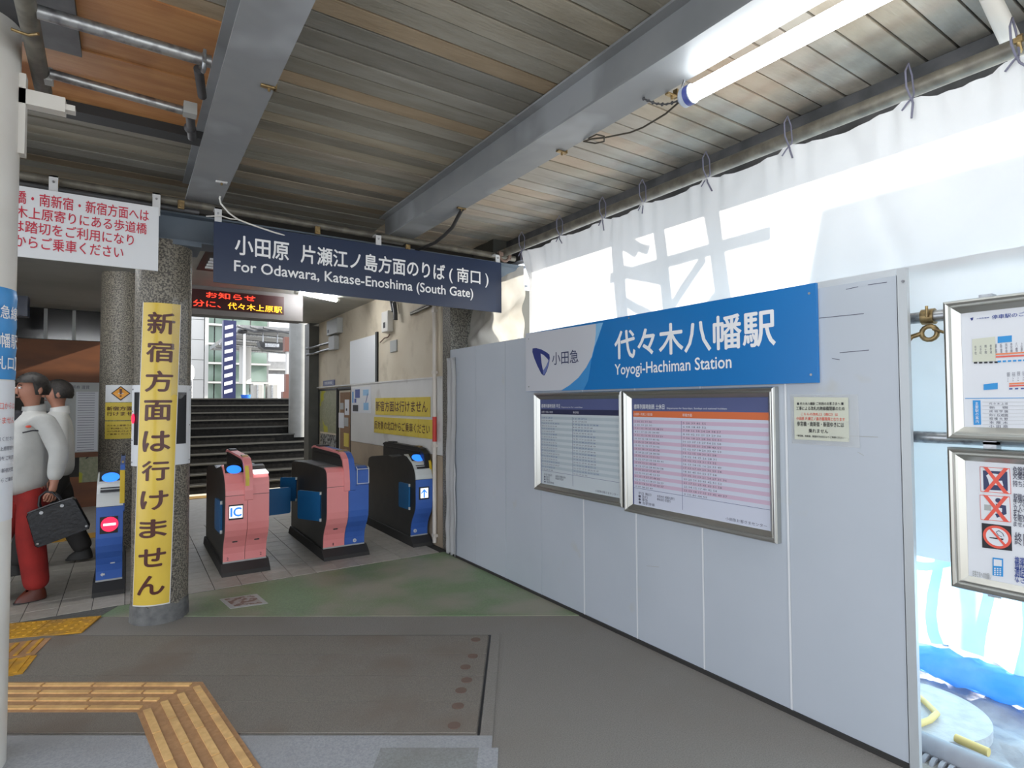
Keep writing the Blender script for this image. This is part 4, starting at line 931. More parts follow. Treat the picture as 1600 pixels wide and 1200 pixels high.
MB().prism([(-.15, .14), (-.165, .155), (-.15, .17), (-.15, .162), (-.135, .162), (-.135, .148), (-.15, .148)], 1, GY+.100, GY+.108).build('mark', 'gate_white', g)
B((-.10, GY+.07, .24), (-.07, GY+.11, .246)).build('mark', 'gate_white', g)
# flaps
def flap(label, hx, hy, tx_, ty, z0=.37, z1=.635, par=None):
    t = thing('gate_flap', label, 'flap door', (hx, hy, z0), 'blue flap doors')
    d = Vector((tx_-hx, ty-hy, 0)); L = d.length; d.normalize(); nn = Vector((-d.y, d.x, 0))*.009
    r = .02; pts = [(0, z0), (L-r, z0), (L-.005, z0+.006), (L, z0+r), (L, z1-r), (L-.005, z1-.006), (L-r, z1), (0, z1)]
    vs = [Vector((hx, hy, 0))+d*p[0]+Vector((0, 0, p[1]))+sgn*nn for sgn in (-1, 1) for p in pts]; n = 8
    MB().add(vs, [list(range(n))[::-1], list(range(n, 2*n))]+[(i, (i+1)%n, n+(i+1)%n, n+i) for i in range(n)]).build('leaf', 'flap', t)
    for z in (z0+.012, z1-.012): MB().cyl((hx, hy, z-.014), (hx, hy, z+.014), .011, n=10).build('hinge', 'gate_white', t)
    return t
flap('blue flap door standing out from the IC ticket gate into the first lane', 1.068, 6.18, 1.405, 6.22)
flap('blue flap door on the left side of the middle gate, nearest the front', 1.558, 5.66, 1.415, 5.93, .36, .64)
flap('dark blue flap door at the rear of the middle gate seen above the first lane', 1.556, 6.62, 1.42, 6.75, .42, .68)
flap('blue flap door with a pale edge on the right side of the middle gate', 1.988, 6.15, 2.14, 6.22, .38, .64)
flap('folded blue flap door on the side of the gate with the up arrow', 2.462, 5.62, 2.45, 5.86, .38, .645)
flap('folded dark blue flap door on the left side of the IC ticket gate', .694, 5.64, .68, 5.9, .36, .64)

# ================================================================== right wall fittings
WX = 2.718
def wb_(u0, v0, u1, v1, X, th=.006): a = at(u0, v0, 0, X); b = at(u1, v1, 0, X); return (X-th, min(a.y, b.y), min(a.z, b.z)), (X, max(a.y, b.y), max(a.z, b.z))
def flat(name, label, cat, y0, y1, z0, z1, m, X=2.695, th=.006, part='sheet', group=None):
    t = thing(name, label, cat, (X, (y0+y1)/2, z0), group); B((X-th, y0, z0), (X, y1, z1)).build(part, m, t); return t
t = flat('yellow_wall_sign', 'upper wrinkled yellow wall sign with large brown Japanese letters', 'sign', 5.60, 7.23, 1.345, 1.56, 'yellow_paper')
text('新宿方面は行けません', wallf(2.688), 'ink_brown', t, -7.21, -5.66, 1.39, 1.52, bold=.012)
for i in range(4): B((2.6865, 5.60+.33*(i+1)-.002, 1.345), (2.689, 5.60+.33*(i+1)+.002, 1.56)).build('fold', 'yellow_vinyl', t)
t = flat('yellow_wall_sign', 'lower wrinkled yellow wall sign with smaller brown Japanese letters', 'sign', 5.54, 7.28, 1.11, 1.315, 'yellow_paper')
text('反対側の北口からご乗車ください', wallf(2.688), 'ink_brown', t, -7.26, -5.60, 1.16, 1.265, bold=.01)
for i in range(4): B((2.6865, 5.54+.35*(i+1)-.002, 1.11), (2.689, 5.54+.35*(i+1)+.002, 1.315)).build('fold', 'yellow_vinyl', t)
t = flat('whiteboard_panel', 'blank white panel with a black right edge high on the old wall', 'board', 7.27, 8.30, 1.775, 2.40, 'sign_white', X=2.718, th=.02)
B((2.695, 7.20, 1.76), (2.72, 7.262, 2.43)).build('black_edge', 'black', t)
t = flat('map_poster', 'green and yellow area map poster near the far corner of the wall', 'poster', 8.98, 9.95, 1.02, 1.70, 'map_green', X=2.72)
frame_mesh(2.722, 8.96, 9.99, .70, 1.735, .03, .02).build('frame', 'black', t)
t = flat('picture_poster', 'black and white picture poster under the green map', 'poster', 9.02, 9.9, .73, .99, 'bw_print', X=2.72)
t = flat('cork_board', 'brown cork board with pinned white and yellow papers', 'board', 8.33, 8.80, .55, 1.66, 'cork', X=2.72, th=.01)
frame_mesh(2.722, 8.27, 8.93, .5, 1.74, .05, .022).build('frame', 'black', t)
for (y0, y1, z0, z1, m) in ((8.36, 8.56, 1.32, 1.55, 'paper'), (8.6, 8.86, 1.12, 1.35, 'paper'), (8.38, 8.6, .85, 1.05, 'yellow_paper'), (8.4, 8.58, 1.15, 1.28, 'paper_grey'), (8.62, 8.8, 1.4, 1.5, 'paper_grey')):
    B((2.706, y0, z0), (2.71, y1, z1)).build('pinned_paper', m, t)
MB().cyl((2.705, 8.47, 1.4), (2.7, 8.47, 1.4), .02).build('pin_mark', 'ink', t)
t = flat('blue_notice', 'pale blue printed notice sheets beside the cork board', 'notice', 7.42, 8.2, 1.36, 1.72, 'paper', X=2.70)
for i, (y0, z0, y1, z1, m) in enumerate(((8.12, 1.50, 8.18, 1.66, 'cyan_ink'), (7.85, 1.57, 8.05, 1.69, 'ink_blue'), (7.5, 1.6, 7.72, 1.68, 'sign_lightblue'), (7.5, 1.40, 7.7, 1.5, 'sign_lightblue'), (7.92, 1.38, 8.15, 1.47, 'ink'), (8.0, 1.5, 8.08, 1.56, 'ink_blue'))):
    B((2.6925, y0, z0), (2.6935, y1, z1)).build('print_block', m, t)
MB().prism([(7.6, 1.50), (7.62, 1.50), (7.54, 1.63), (7.52, 1.63)], 0, 2.6925, 2.6935).build('print_block', 'ink_blue', t)
t = flat('purple_nameplate', 'small purple grey nameplate above the green map', 'sign', 9.1, 9.7, 1.78, 1.87, 'purple_sign', X=2.72, th=.02)
text('駅周辺案内図', wallf(2.699), 'ink_white', t, -9.6, -9.2, 1.805, 1.845)
# pipes, boxes and wires on the old wall
def wt(u, v, X=2.69): return tuple(at(u, v, 0, X))
t = thing('wall_conduit', 'cream vertical conduit running down the wall beside the granite post', 'pipe', (2.68, 5.47, 0))
MB().cyl((2.675, 5.46, .04), (2.675, 5.46, 2.6), .022, n=12).tube([(2.675, 5.46, 2.6), (2.675, 5.5, 2.64), (2.69, 5.6, 2.66)], .022, 10).build('pipe', 'bg_beige', t)
MB().cyl((2.675, 5.46, 1.09), (2.675, 5.46, 1.35), .0232, n=12).build('red_tape', 'red_mark', t)
for z in (.1, 1.03, 1.8, 2.45): B((2.655, 5.43, z), (2.70, 5.49, z+.03)).build('pipe_clip', 'bg_beige', t)
t = thing('wall_bracket_pipes', 'pair of short pipes sticking out of the wall near its far end', 'pipe', (2.6, 9.2, 2.1))
for dz in (0, -.09):
    MB().tube([wt(524, 533+dz*-110), wt(505, 538+dz*-110), wt(490, 543+dz*-110, 2.62), wt(478, 545+dz*-110, 2.5)], .02, 8).build('pipe', 'galv', t)
t = thing('junction_box', 'square grey junction box high on the wall left of the whiteboard', 'box', wt(527, 510)); a, b = wb_(519, 503, 536, 520, 2.72, .09); B(a, b, .01).build('box', 'paper_grey', t)
B((2.628, b[1]-.12, a[2]+.04), (2.632, b[1]-.06, a[2]+.09)).build('mark', 'ink', t)
t = thing('junction_box', 'grey wall box with two pipe ends above the wall stains', 'box', wt(527, 535)); a, b = wb_(521, 527, 530, 546, 2.72, .08); B(a, b, .008).build('box', 'paper_grey', t)
t = thing('meter_box', 'white meter box with dark cables hanging above the yellow signs', 'box', wt(609, 505)); a, b = wb_(605, 489, 615, 518, 2.72, .08); B(a, b, .012).build('box', 'white_paint', t)
B((2.636, (a[1]+b[1])/2-.03, a[2]+.05), (2.64, (a[1]+b[1])/2+.03, a[2]+.12)).build('window', 'ink', t)
MB().tube([wt(616, 473, 2.66), wt(617, 482, 2.66), wt(618, 490, 2.66), wt(618, 500, 2.66)], .028, 8).tube([wt(611, 470, 2.66), wt(613, 480, 2.66), wt(614, 487, 2.66)], .02, 8).build('cable', 'dark_steel', t)
MB().tube([wt(609, 522), wt(606, 527), wt(601, 528), wt(594, 535)], .008, 6).build('loose_wire', 'rust', t)
t = thing('wall_plate', 'small pale square plate below the meter box', 'plate', wt(615, 542)); a, b = wb_(611, 533, 621, 549, 2.72, .015); B(a, b, .003).build('plate', 'paper_grey', t)
t = thing('wall_pipe_pair', 'two dark horizontal pipes on the wall just under the navy sign', 'pipe', wt(655, 482))
for dv in (0, 4): MB().cyl(wt(642, 489+dv*.6), wt(672, 474+dv), .014, n=8).build('pipe', 'pipe_paint', t)
# LED board
lb = thing('led_board', 'electronic display board with red and amber scrolling text under the soffit', 'sign', (1.1, 7.6, 2.54))
B((.2, 7.5, 2.535), (1.83, 7.75, 2.87)).build('case', 'led_case', lb)
B((.2, 7.494, 2.60), (1.60, 7.502, 2.825)).build('screen', 'led_panel', lb)
def lx(u): return at(u, 465, 1, 7.49).x
f = frontf(7.490)
text('お知らせ', f, 'led_red', lb, lx(322), lx(399), 2.735, 2.805, bold=.008)
text('ら分に、', f, 'led_red', lb, lx(285), lx(345), 2.625, 2.70, bold=.008)
text('代々木上原駅', f, 'led_yellow', lb, lx(356), lx(441), 2.62, 2.70, bold=.008)
t = thing('ceiling_tube', 'fluorescent tube lamp under the white soffit behind the navy sign', 'lamp', (1.9, 7.2, 2.82))
MB().cyl((1.68, 7.12, 2.83), (2.22, 7.40, 2.83), .022, n=14).build('tube', 'tube_on2', t)
MB().cyl((1.64, 7.10, 2.83), (1.68, 7.12, 2.83), .024, n=14).cyl((2.22, 7.40, 2.83), (2.26, 7.42, 2.83), .024, n=14).build('end_cap', 'white_paint', t)
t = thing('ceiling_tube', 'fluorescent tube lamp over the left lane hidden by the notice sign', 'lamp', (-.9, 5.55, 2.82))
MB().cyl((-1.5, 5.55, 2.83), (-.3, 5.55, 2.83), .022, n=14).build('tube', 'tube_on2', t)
t = thing('soffit_louvre', 'small white louvre in a dark opening of the soffit by the pillar', 'louvre', (.7, 6.1, 2.85))
B((.56, 5.5, 2.862), (.95, 6.6, 2.872)).build('opening', 'black', t)
for i in range(4): B((.62, 5.98+.13*i, 2.845), (.90, 6.03+.13*i, 2.86)).build('slat', 'bg_white', t)

# ================================================================== left rear wall notices
LY = 10.40
def fb(name, label, cat, u0, v0, u1, v1, m, Y=LY, th=.012):
    a = at(u0, v0, 1, Y); b = at(u1, v1, 1, Y); t = thing(name, label, cat, (a.x, Y, b.z))
    B((a.x, Y-th, min(a.z, b.z)), (b.x, Y, max(a.z, b.z))).build('sheet', m, t); return t
t = fb('wall_notice', 'large grey notice board with fine print behind the man in the grey jacket', 'notice board', 70, 597, 155, 708, 'paper_grey')
a = at(78, 612, 1, LY); b = at(152, 704, 1, LY)
mid = (a.x+b.x)/2
B((mid+.02, LY-.0135, b.z), (b.x, LY-.012, a.z)).build('print_sheet', 'bw_print' if False else 'sign_grey', t)
for i in range(24):
    z = a.z-(a.z-b.z)*(i+.5)/24; B((mid+.04, LY-.0145, z-.003), (b.x-.04, LY-.0135, z+.003)).build('print_line', 'ink_grey', t)
text('定期券 運賃', frontf(LY-.014), 'ink_grey', t, at(106, 603, 1, LY).x, at(140, 603, 1, LY).x, at(106, 608, 1, LY).z, at(106, 602, 1, LY).z)
t = fb('wall_poster', 'faded landscape poster under the grey notice board', 'poster', 124, 714, 154, 752, 'map_green')
MB().prism([(-.50, .72), (-.42, .80), (-.36, .78), (-.36, .76), (-.42, .77), (-.5, .70)], 1, LY-.014, LY-.012).build('print_block', 'ink', t)
t = fb('wall_trim_board', 'thin brown wooden strip under the grey notice board', 'board', 70, 709, 155, 713, 'brown_board', th=.03)
t = fb('dark_cabinet', 'tall dark blue cabinet hanging at the far left beside the white column', 'cabinet', 20, 425, 46, 497, 'sign_navy', Y=9.6, th=.2)

# ================================================================== tactile paving
def ribs(par, p0, d, L, wd, nb=4, seg=.285, st=0.):
    d = Vector((*d, 0)).normalized(); n = Vector((-d.y, d.x, 0)); p0 = Vector((*p0, 0))
    k = 0
    for j in range(nb):
        off_ = -wd/2+wd*(j+.5)/nb; s = -((j*.07+st) % seg)
        while s < L:
            a = max(s, 0); b = min(s+seg-.012, L)
            if b-a > .02:
                c = p0+d*(a+b)/2+n*off_
                MB().obox((c.x, c.y), d[:2], n[:2], b-a, .030, .009, .0145).build('guide_bar', 'tactile_bar', par)
            s += seg
tpv = thing('guide_strip', 'beige tactile guide strip with long raised bars bending at the lower left', 'paving', (0, 3.4, 0))
A1 = (.33, 3.535); C1 = (.045, 3.355)
e_ = Vector((*e1, 0)); d2 = Vector((.125, -.992, 0)).normalized()
P0 = Vector((.352, 3.525, 0)); Q0 = Vector((.055, 3.362, 0))
MB().prism([tuple((P0-e_*2.0)[:2]), tuple(P0[:2]), tuple(Q0[:2]), tuple((Q0-e_*1.75)[:2])], 2, .002, .009).build('base_sheet', 'tactile', tpv)
MB().prism([tuple(P0[:2]), tuple((P0+d2*1.9)[:2]), tuple((Q0+d2*1.72)[:2]), tuple(Q0[:2])], 2, .002, .009).build('base_sheet', 'tactile', tpv)
# bars of the first leg end on the mitre line
nv = Vector((*n1, 0)); 
for j in range(4):
    t_ = (j+.5)/4; E0 = Q0.lerp(P0, t_)-e_*.02; s = (j*.085) % .27 - .27
    while s < 1.9:
        a = max(s, 0); b = min(s+.262, 1.9)
        if b-a > .02:
            c = E0-e_*(a+b)/2; MB().obox(c[:2], e1, n1, b-a-.006, .028, .009, .0155).build('guide_bar', 'tactile_bar', tpv)
        s += .27
    E0 = Q0.lerp(P0, t_)+d2*.025; n2 = (-d2.y, d2.x); s = -(.0+j*.06)
    while s < 1.75:
        a = max(s, 0); b = min(s+.262, 1.75)
        if b-a > .02:
            c = E0+d2*(a+b)/2; MB().obox(c[:2], d2[:2], n2, b-a-.006, .032, .009, .0155).build('guide_bar', 'tactile_bar', tpv)
        s += .27
def dottile(label, c, ang, dots=True, m='tactile_yellow', w_=.3, name='tactile_tile', fmt=5):
    t = thing(name, label, 'paving', (c[0], c[1], 0)); d = (math.cos(ang), math.sin(ang)); n = (-d[1], d[0])
    MB().obox(c, d, n, w_-.004, w_-.004, .003, .012).build('base', m, t)
    if dots:
        for i in range(fmt):
            for j in range(fmt):
                s_ = ((i+.5)/fmt-.5)*w_; q = ((j+.5)/fmt-.5)*w_; x = c[0]+d[0]*s_+n[0]*q; y = c[1]+d[1]*s_+n[1]*q
                MB().cyl((x, y, .012), (x, y, .017), .014, .010, n=10).build('stud', m, t)
    return t
a_ = math.radians(-19)
dottile('yellow studded tactile tile nearest the granite pillar foot', (-.325, 4.92), a_)
dottile('yellow studded tactile tile half hidden by the white column', (-.608, 5.02), a_)
t = dottile('worn yellow tactile tile with bars just below the studded tiles', (-.545, 4.62), math.radians(-12), False, 'tactile', .27)
for k in range(4): MB().obox((-.545+.06*(k-1.5), 4.62), (1, -.2), (.2, 1), .02, .22, .012, .017).build('guide_bar', 'tactile_yellow', t)
t = dottile('narrow yellow tactile tile leading to the beige guide strip', (-.575, 4.34), math.radians(-8), False, 'tactile_yellow', .26)
for k in range(4): MB().obox((-.575+.06*(k-1.5), 4.34), (1, -.14), (.14, 1), .02, .23, .012, .017).build('guide_bar', 'tactile_yellow', t)
a = thing('tactile_row', 'row of yellow tactile paving behind the man and briefcase', 'paving', (-.6, 8.1, 0))
for k in range(7):
    x = -1.75+.3*k; y = 7.85+.03*k
    b_ = MB().box((x, y, .009), (x+.296, y+.29, .014)).build('tile', 'tactile_yellow', a)
t = thing('tactile_row', 'yellow tactile strip in front of the dark stairs', 'paving', (1.4, 10.1, 0))
for k in range(11):
    x = .78+.3*k-.3; 
    if x+.29 < 2.7: B((x, 10.25, .009), (x+.296, 10.54, .014)).build('tile', 'tactile_yellow', t)
hp_ = thing('floor_hatch', 'worn brown and white floor hatch before the IC ticket gate', 'hatch', (.75, 4.78, 0))
MB().prism([(.60, 4.93), (.86, 4.90), (.89, 4.62), (.64, 4.66)], 2, .004, .0065).build('rim', 'paper_grey', hp_)
MB().prism([(.63, 4.90), (.83, 4.875), (.855, 4.65), (.67, 4.69)], 2, .0065, .0085).build('plate', 'mosaic', hp_)

# ================================================================== beyond the stairs
rc = thing('round_column', 'plain grey round column standing on the stairs at right', 'pillar', (2.97, 12.45, .88))
MB().cyl((2.97, 12.45, .80), (2.97, 12.45, 3.6), .20, n=32).build('shaft', 'column_grey', rc)
sp_ = thing('striped_post', 'dark blue square post with slanted white stripes on the platform', 'post', (1.98, 14.6, 1.61))
B((1.80, 14.6, 1.61), (2.07, 14.85, 3.42)).build('post', 'stripe_blue', sp_)
for i in range(9):
    z = 1.72+.185*i
    MB().add([(1.83, 14.597, z), (2.0, 14.597, z+.05), (2.0, 14.597, z+.13), (1.83, 14.597, z+.08)], [(0,1,2,3)]).add([(2.073, 14.62, z+.04), (2.073, 14.83, z+.10), (2.073, 14.83, z+.18), (2.073, 14.62, z+.12)], [(0,1,2,3)]).build('stripe', 'bg_white', sp_)
bc = thing('beige_column', 'beige panelled column of the glazed building on the left of the platform', 'pillar', (1.85, 20, 1.61))
for i in range(5): B((1.60, 20, 1.62+.62*i), (1.93, 20.4, 1.62+.62*i+.605)).build('cladding_panel', 'bg_pale', bc)
B((1.95, 19.95, 1.61), (2.05, 20.3, 4.7)).build('white_edge', 'bg_pale', bc)
gb = thing('glazed_building', 'pale green glazed station building behind the striped post', 'building', (2, 24, 1.61))
for j in range(5):
    for i in range(7):
        x = .2+.62*i; z = 1.62+.72*j; B((x, 24, z), (x+.58, 24.05, z+.62)).build('pane', 'glass_green', gb)
    B((.1, 23.8, 1.62+.72*j+.63), (4.6, 24.1, 1.62+.72*j+.70)).build('floor_band', 'bg_pale', gb)
B((.1, 24.15, 1.6), (4.6, 24.4, 5.4)).build('back_wall', 'bg_grey', gb)
wcx = thing('platform_column', 'white round column beyond the striped post', 'pillar', (3.0, 19, 1.61))
MB().cyl((2.98, 19.2, 2.1), (2.98, 19.2, 3.4), .17, n=24).build('shaft', 'bg_pale', wcx)
pc_ = thing('platform_canopy', 'grey platform canopy with pipes over the far platform', 'canopy', (3.5, 18, 3.3))
B((2.3, 15.5, 3.33), (5.5, 22, 3.45)).build('roof', 'bg_grey', pc_)
for i in range(4): MB().cyl((2.2, 16.0+1.3*i, 3.28-.02*i), (4.6, 16.6+1.3*i, 3.25-.02*i), .035, n=10).build('pipe', 'galv', pc_)
for i in range(3): MB().tube([(2.2+.3*i, 15.4, 3.40), (2.6+.3*i, 15.5, 3.30+.03*i), (3.2+.3*i, 15.5, 3.36), (3.8, 15.5, 3.25+.05*i)], .03, 8).build('cable', 'dark_steel', pc_)
t = thing('speaker_box', 'black angular speaker box hanging under the far canopy', 'speaker', (2.95, 15.8, 2.9))
MB().prism([(2.72, 3.05), (2.76, 2.93), (2.86, 2.86), (3.3, 2.86), (3.3, 3.05)], 1, 15.5, 15.9).build('box', 'black', t)
B((2.86, 15.49, 2.93), (3.2, 15.5, 3.02)).build('grille', 'galv', t)
for x in (2.85, 3.2): MB().cyl((x, 15.7, 3.05), (x, 15.7, 3.33), .015, n=8).build('rod', 'galv', t)
MB().sphere((2.35, 15.6, 3.30), (.12, .1, .07)).build('dome', 'black', pc_)
MB().cyl((2.4, 15.6, 1.6), (2.4, 15.6, 3.33), .03, n=10).cyl((5.4, 21.8, 1.6), (5.4, 21.8, 3.33), .05, n=10).build('post', 'bg_white', pc_)
t = thing('red_post', 'red brown cabinet post between the platform and the round column', 'post', (3.2, 14.5, 1.61))
B((3.15, 14.5, 1.61), (3.35, 14.7, 2.2)).build('cabinet', 'redbrown', t); B((3.08, 14.45, 1.61), (3.35, 14.7, 1.78)).build('base', 'redbrown', t); B((3.12, 14.5, 2.75), (3.32, 14.7, 3.1)).build('head', 'redbrown', t); B((3.17, 14.52, 2.2), (3.3, 14.65, 2.75)).build('neck', 'bg_pale', t)
t = thing('blue_bucket', 'blue plastic bucket on the platform beside the striped post', 'bucket', (2.3, 14.5, 1.61))
MB().cyl((2.27, 14.5, 1.61), (2.27, 14.5, 1.70), .09, .11, n=20).build('bucket', 'bucket', t)
for i, (x, lab) in enumerate(((3.50, 'left pale ticket machine on the far platform'), (3.95, 'right pale ticket machine on the far platform'))):
    t = thing('ticket_machine', lab, 'machine', (x, 20, 1.61)); B((x-.17, 20, 1.61), (x+.17, 20.4, 2.13), .03).build('body', 'bg_pale', t); B((x-.05, 19.98, 1.62), (x+.0, 20, 2.1)).build('slot', 'galv', t)
t = thing('platform_awning', 'long pale awning and shutter beyond the far platform', 'canopy', (4, 26, 3)); B((3.3, 26, 2.75), (6.5, 26.2, 3.3)).build('fascia', 'bg_grey', t); B((4.0, 25.6, 2.9), (6.0, 26, 2.95)).build('ledge', 'bg_pale', t); B((3.3, 26.02, 1.61), (3.5, 26.18, 2.76)).box((6.3, 26.02, 1.61), (6.5, 26.18, 2.76)).build('post', 'bg_white', t)
t = thing('white_globe_lamp', 'bright white globe lamp behind the granite pillar', 'lamp', (1.15, 14.4, 1.9)); MB().sphere((1.155, 14.4, 2.18), (.05, .05, .17)).build('globe', 'lit_white', t)
MB().cyl((1.155, 14.4, 1.61), (1.155, 14.4, 2.02), .02, n=10).build('pole', 'galv', t)
# ================================================================== people
def skinned(name, joints, edges, m, par, sub=2, root=0):
    """joints: list of (x,y,z,rx[,ry])"""
    me = bpy.data.meshes.new(name); me.from_pydata([j[:3] for j in joints], edges, [])
    o = bpy.data.objects.new(name, me); col.objects.link(o)
    md = o.modifiers.new('skin', 'SKIN'); md.use_smooth_shade = True; md.branch_smoothing = .6
    for i, j in enumerate(joints):
        sv = me.skin_vertices[0].data[i]; sv.radius = (j[3], j[4] if len(j) > 4 else j[3]); sv.use_root = (i == root)
    s_ = o.modifiers.new('sub', 'SUBSURF'); s_.levels = sub; s_.render_levels = sub
    dg = bpy.context.evaluated_depsgraph_get(); nm = bpy.data.meshes.new_from_object(o.evaluated_get(dg))
    o.modifiers.clear(); o.data = nm; bpy.data.meshes.remove(me); nm.name = name
    for p in nm.polygons: p.use_smooth = True
    nm.materials.clear(); nm.materials.append(M[m])
    if par: setp(o, par)
    return o
def chain(n, s=0): return [(i, i+1) for i in range(s, s+n-1)]
def person(label, px, py, yaw, H, tm, jm, sm, arm_l, hand_l, legs, bag=False, belly=1., shirt='shirt_dark'):
    """local frame: +x is forward, +y is the person's left; turned by yaw"""
    c, s = math.cos(yaw), math.sin(yaw)
    def W_(x, y, z): return (px+c*x-s*y, py+s*x+c*y, z)
    def J(x, y, z, *r): return (*W_(x, y, z), *r)
    t = thing('person', label, 'person', (px, py, 0))
    k = H/1.72
    # body: pelvis, trunk, neck, head, arms with hands, legs
    sh = 1.40*k; hip = .90*k
    L = [J(0, 0, hip, .11, .11), J(.02, 0, 1.08*k, .10, .10), J(.0, 0, 1.28*k, .10, .10), J(-.01, 0, sh+.01, .07, .07), J(-.01, 0, 1.47*k, .052), J(.0, 0, 1.53*k, .056), J(.012, 0, 1.585*k, .088, .082), J(.012, 0, 1.64*k, .095, .086), J(.0, 0, 1.70*k, .06, .06)]
    E_ = chain(9)
    def limb(pts, root):
        b = len(L); L.extend(J(*p) for p in pts); E_.append((root, b)); E_.extend(chain(len(pts), b)); return b+len(pts)-1
    for sg_, (el, wr_) in ((1, arm_l), (-1, hand_l)):
        limb([(-.01, sg_*.17, sh-.03, .045), (el[0]*.5-.01, sg_*(.20+.01), (sh+el[2])/2, .048), (el[0], sg_*el[1], el[2], .042), ((el[0]+wr_[0])/2, sg_*(el[1]+wr_[1])/2, (el[2]+wr_[2])/2, .037), (wr_[0], sg_*wr_[1], wr_[2], .026), (wr_[0]+.01, sg_*wr_[1], wr_[2]-.045, .034, .02)], 3)
    for sg_, (kn, an) in ((1, legs[0]), (-1, legs[1])):
        limb([(0, sg_*.09, hip-.08, .09), ((kn[0])*.5, sg_*.095, (hip+kn[2])/2, .08), (kn[0], sg_*.095, kn[2], .058), ((kn[0]+an[0])/2, sg_*.095, (kn[2]+an[2])/2+.04, .056), (an[0], sg_*.095, an[2], .038)], 0)
    body = skinned('body', L, E_, 'skin', t)
    # face: nose, brow, ear, mouth, eyes
    MB().add([W_(*q) for q in ((.094, .0, 1.64*k), (.128, 0, 1.592*k), (.094, .019, 1.586*k), (.094, -.019, 1.586*k), (.092, 0, 1.578*k))], [(0,1,2), (0,3,1), (1,4,2), (1,3,4)], True).build('nose', 'skin', body)
    for sg_ in (1, -1):
        MB().sphere(W_(.090, sg_*.032, 1.628*k), (.012, .012, .008), 10, 6).build('eye', 'ink_white', body)
        MB().sphere(W_(.101, sg_*.033, 1.628*k), .0045, 8, 6).build('iris', 'ink', body)
        MB().sphere(W_(-.01, sg_*.092, 1.612*k), (.022, .014, .034), 10, 8).build('ear', 'skin', body)
        MB().tube([W_(.084, sg_*.045, 1.647*k), W_(.092, sg_*.03, 1.652*k), W_(.092, sg_*.015, 1.648*k)], .004, 6).build('eyebrow', 'hair', body)
    MB().tube([W_(.086, .024, 1.556*k), W_(.097, 0, 1.559*k), W_(.086, -.024, 1.556*k)], .005, 6).build('mouth', 'lip', body)
    # hair: cap over skull, back and sides
    def hair(u, v):
        a = 2*PI*u; th = v*PI*.62; lim = 1.0 if math.cos(a) < .35 else .62
        th = v*PI*(.66 if math.cos(a) < .2 else .40); r = .114+.006*noise1(u*40, v*20)
        return W_(-.004+r*1.02*math.sin(th)*math.cos(a), r*.92*math.sin(th)*math.sin(a), 1.632*k+r*1.04*math.cos(th))
    MB().grid(hair, 36, 14).build('hair', 'hair', body)
    # jacket
    J_ = [J(.035*belly, 0, .80*k, .19, .19), J(.05*belly, 0, .98*k, .21, .20), J(.05*belly, 0, 1.12*k, .205, .20), J(.02, 0, 1.28*k, .18, .19), J(-.005, 0, sh, .13, .15), J(-.01, 0, sh+.055, .085, .085)]
    L, E_ = J_, chain(6)
    for sg_, (el, wr_) in ((1, arm_l), (-1, hand_l)):
        b = len(L)
        for p in ((-.01, sg_*.185, sh-.02, .085), (el[0]*.5-.01, sg_*.225, (sh+el[2])/2, .076), (el[0], sg_*(el[1]+.01), el[2], .068), ((el[0]+wr_[0])/2, sg_*(el[1]+wr_[1])/2, (el[2]+wr_[2])/2, .060), (wr_[0]*.97+el[0]*.03, sg_*wr_[1], wr_[2]+.035, .046)): L.append(J(*p))
        E_.append((4, b)); E_ += chain(5, b)
    jk = skinned('jacket', L, E_, jm, t)
    MB().grid(lambda u, v: W_(-.015+(.078-.008*v)*math.cos(2*PI*u), (.082-.008*v)*math.sin(2*PI*u), sh+.02+.075*v+.012*math.cos(2*PI*u)*-1), 24, 4).build('collar', jm, jk)
    MB().sphere(W_(.085, 0, sh-.06), (.07, .06, .12)).build('shirt', shirt, t)
    # trousers
    L = [J(.04*belly, 0, .99*k, .16, .16), J(.03*belly, 0, hip-.03, .165, .165)]; E_ = [(0, 1)]
    for sg_, (kn, an) in ((1, legs[0]), (-1, legs[1])):
        b = len(L)
        for p in ((.0, sg_*.095, hip-.14, .105), (kn[0]*.5, sg_*.10, (hip+kn[2])/2, .112), (kn[0], sg_*.10, kn[2], .096), ((kn[0]+an[0])/2, sg_*.10, (kn[2]+an[2])/2, .090), (an[0]+.0, sg_*.10, an[2]-.02, .084)): L.append(J(*p))
        E_.append((1, b)); E_ += chain(5, b)
    skinned('trousers', L, E_, tm, t, root=1)
    for sg_, (kn, an) in ((1, legs[0]), (-1, legs[1])):
        hz_ = an[2]-.09; x, y = an[0], sg_*.10
        def sf(u, v):
            a = 2*PI*u; q = math.sin(PI*min(1, v*1.0)/2) if v < 1 else 1
            lx_ = math.cos(a); ly = math.sin(a); f_ = .128 if lx_ > 0 else .075
            hgt = (.115-.05*max(0, lx_)) ; r = min(1, .45+.55*v**.6)
            return W_(x+.015+f_*lx_*r, y+.056*ly*r*(1-.12*lx_), max(.0, hz_)+.012+hgt*(1-v)**.7)
        sh_ = MB().grid(sf, 24, 8).build('shoe', sm, t)
        MB().grid(lambda u, v: W_(x+.015+(.135 if math.cos(2*PI*u) > 0 else .073)*math.cos(2*PI*u)*min(1, v*3), y+.052*math.sin(2*PI*u)*(1-.15*math.cos(2*PI*u))*min(1, v*3), max(0, hz_)+.002+(.014 if v > .34 else 0)), 24, 3).build('sole', 'rubber', sh_)
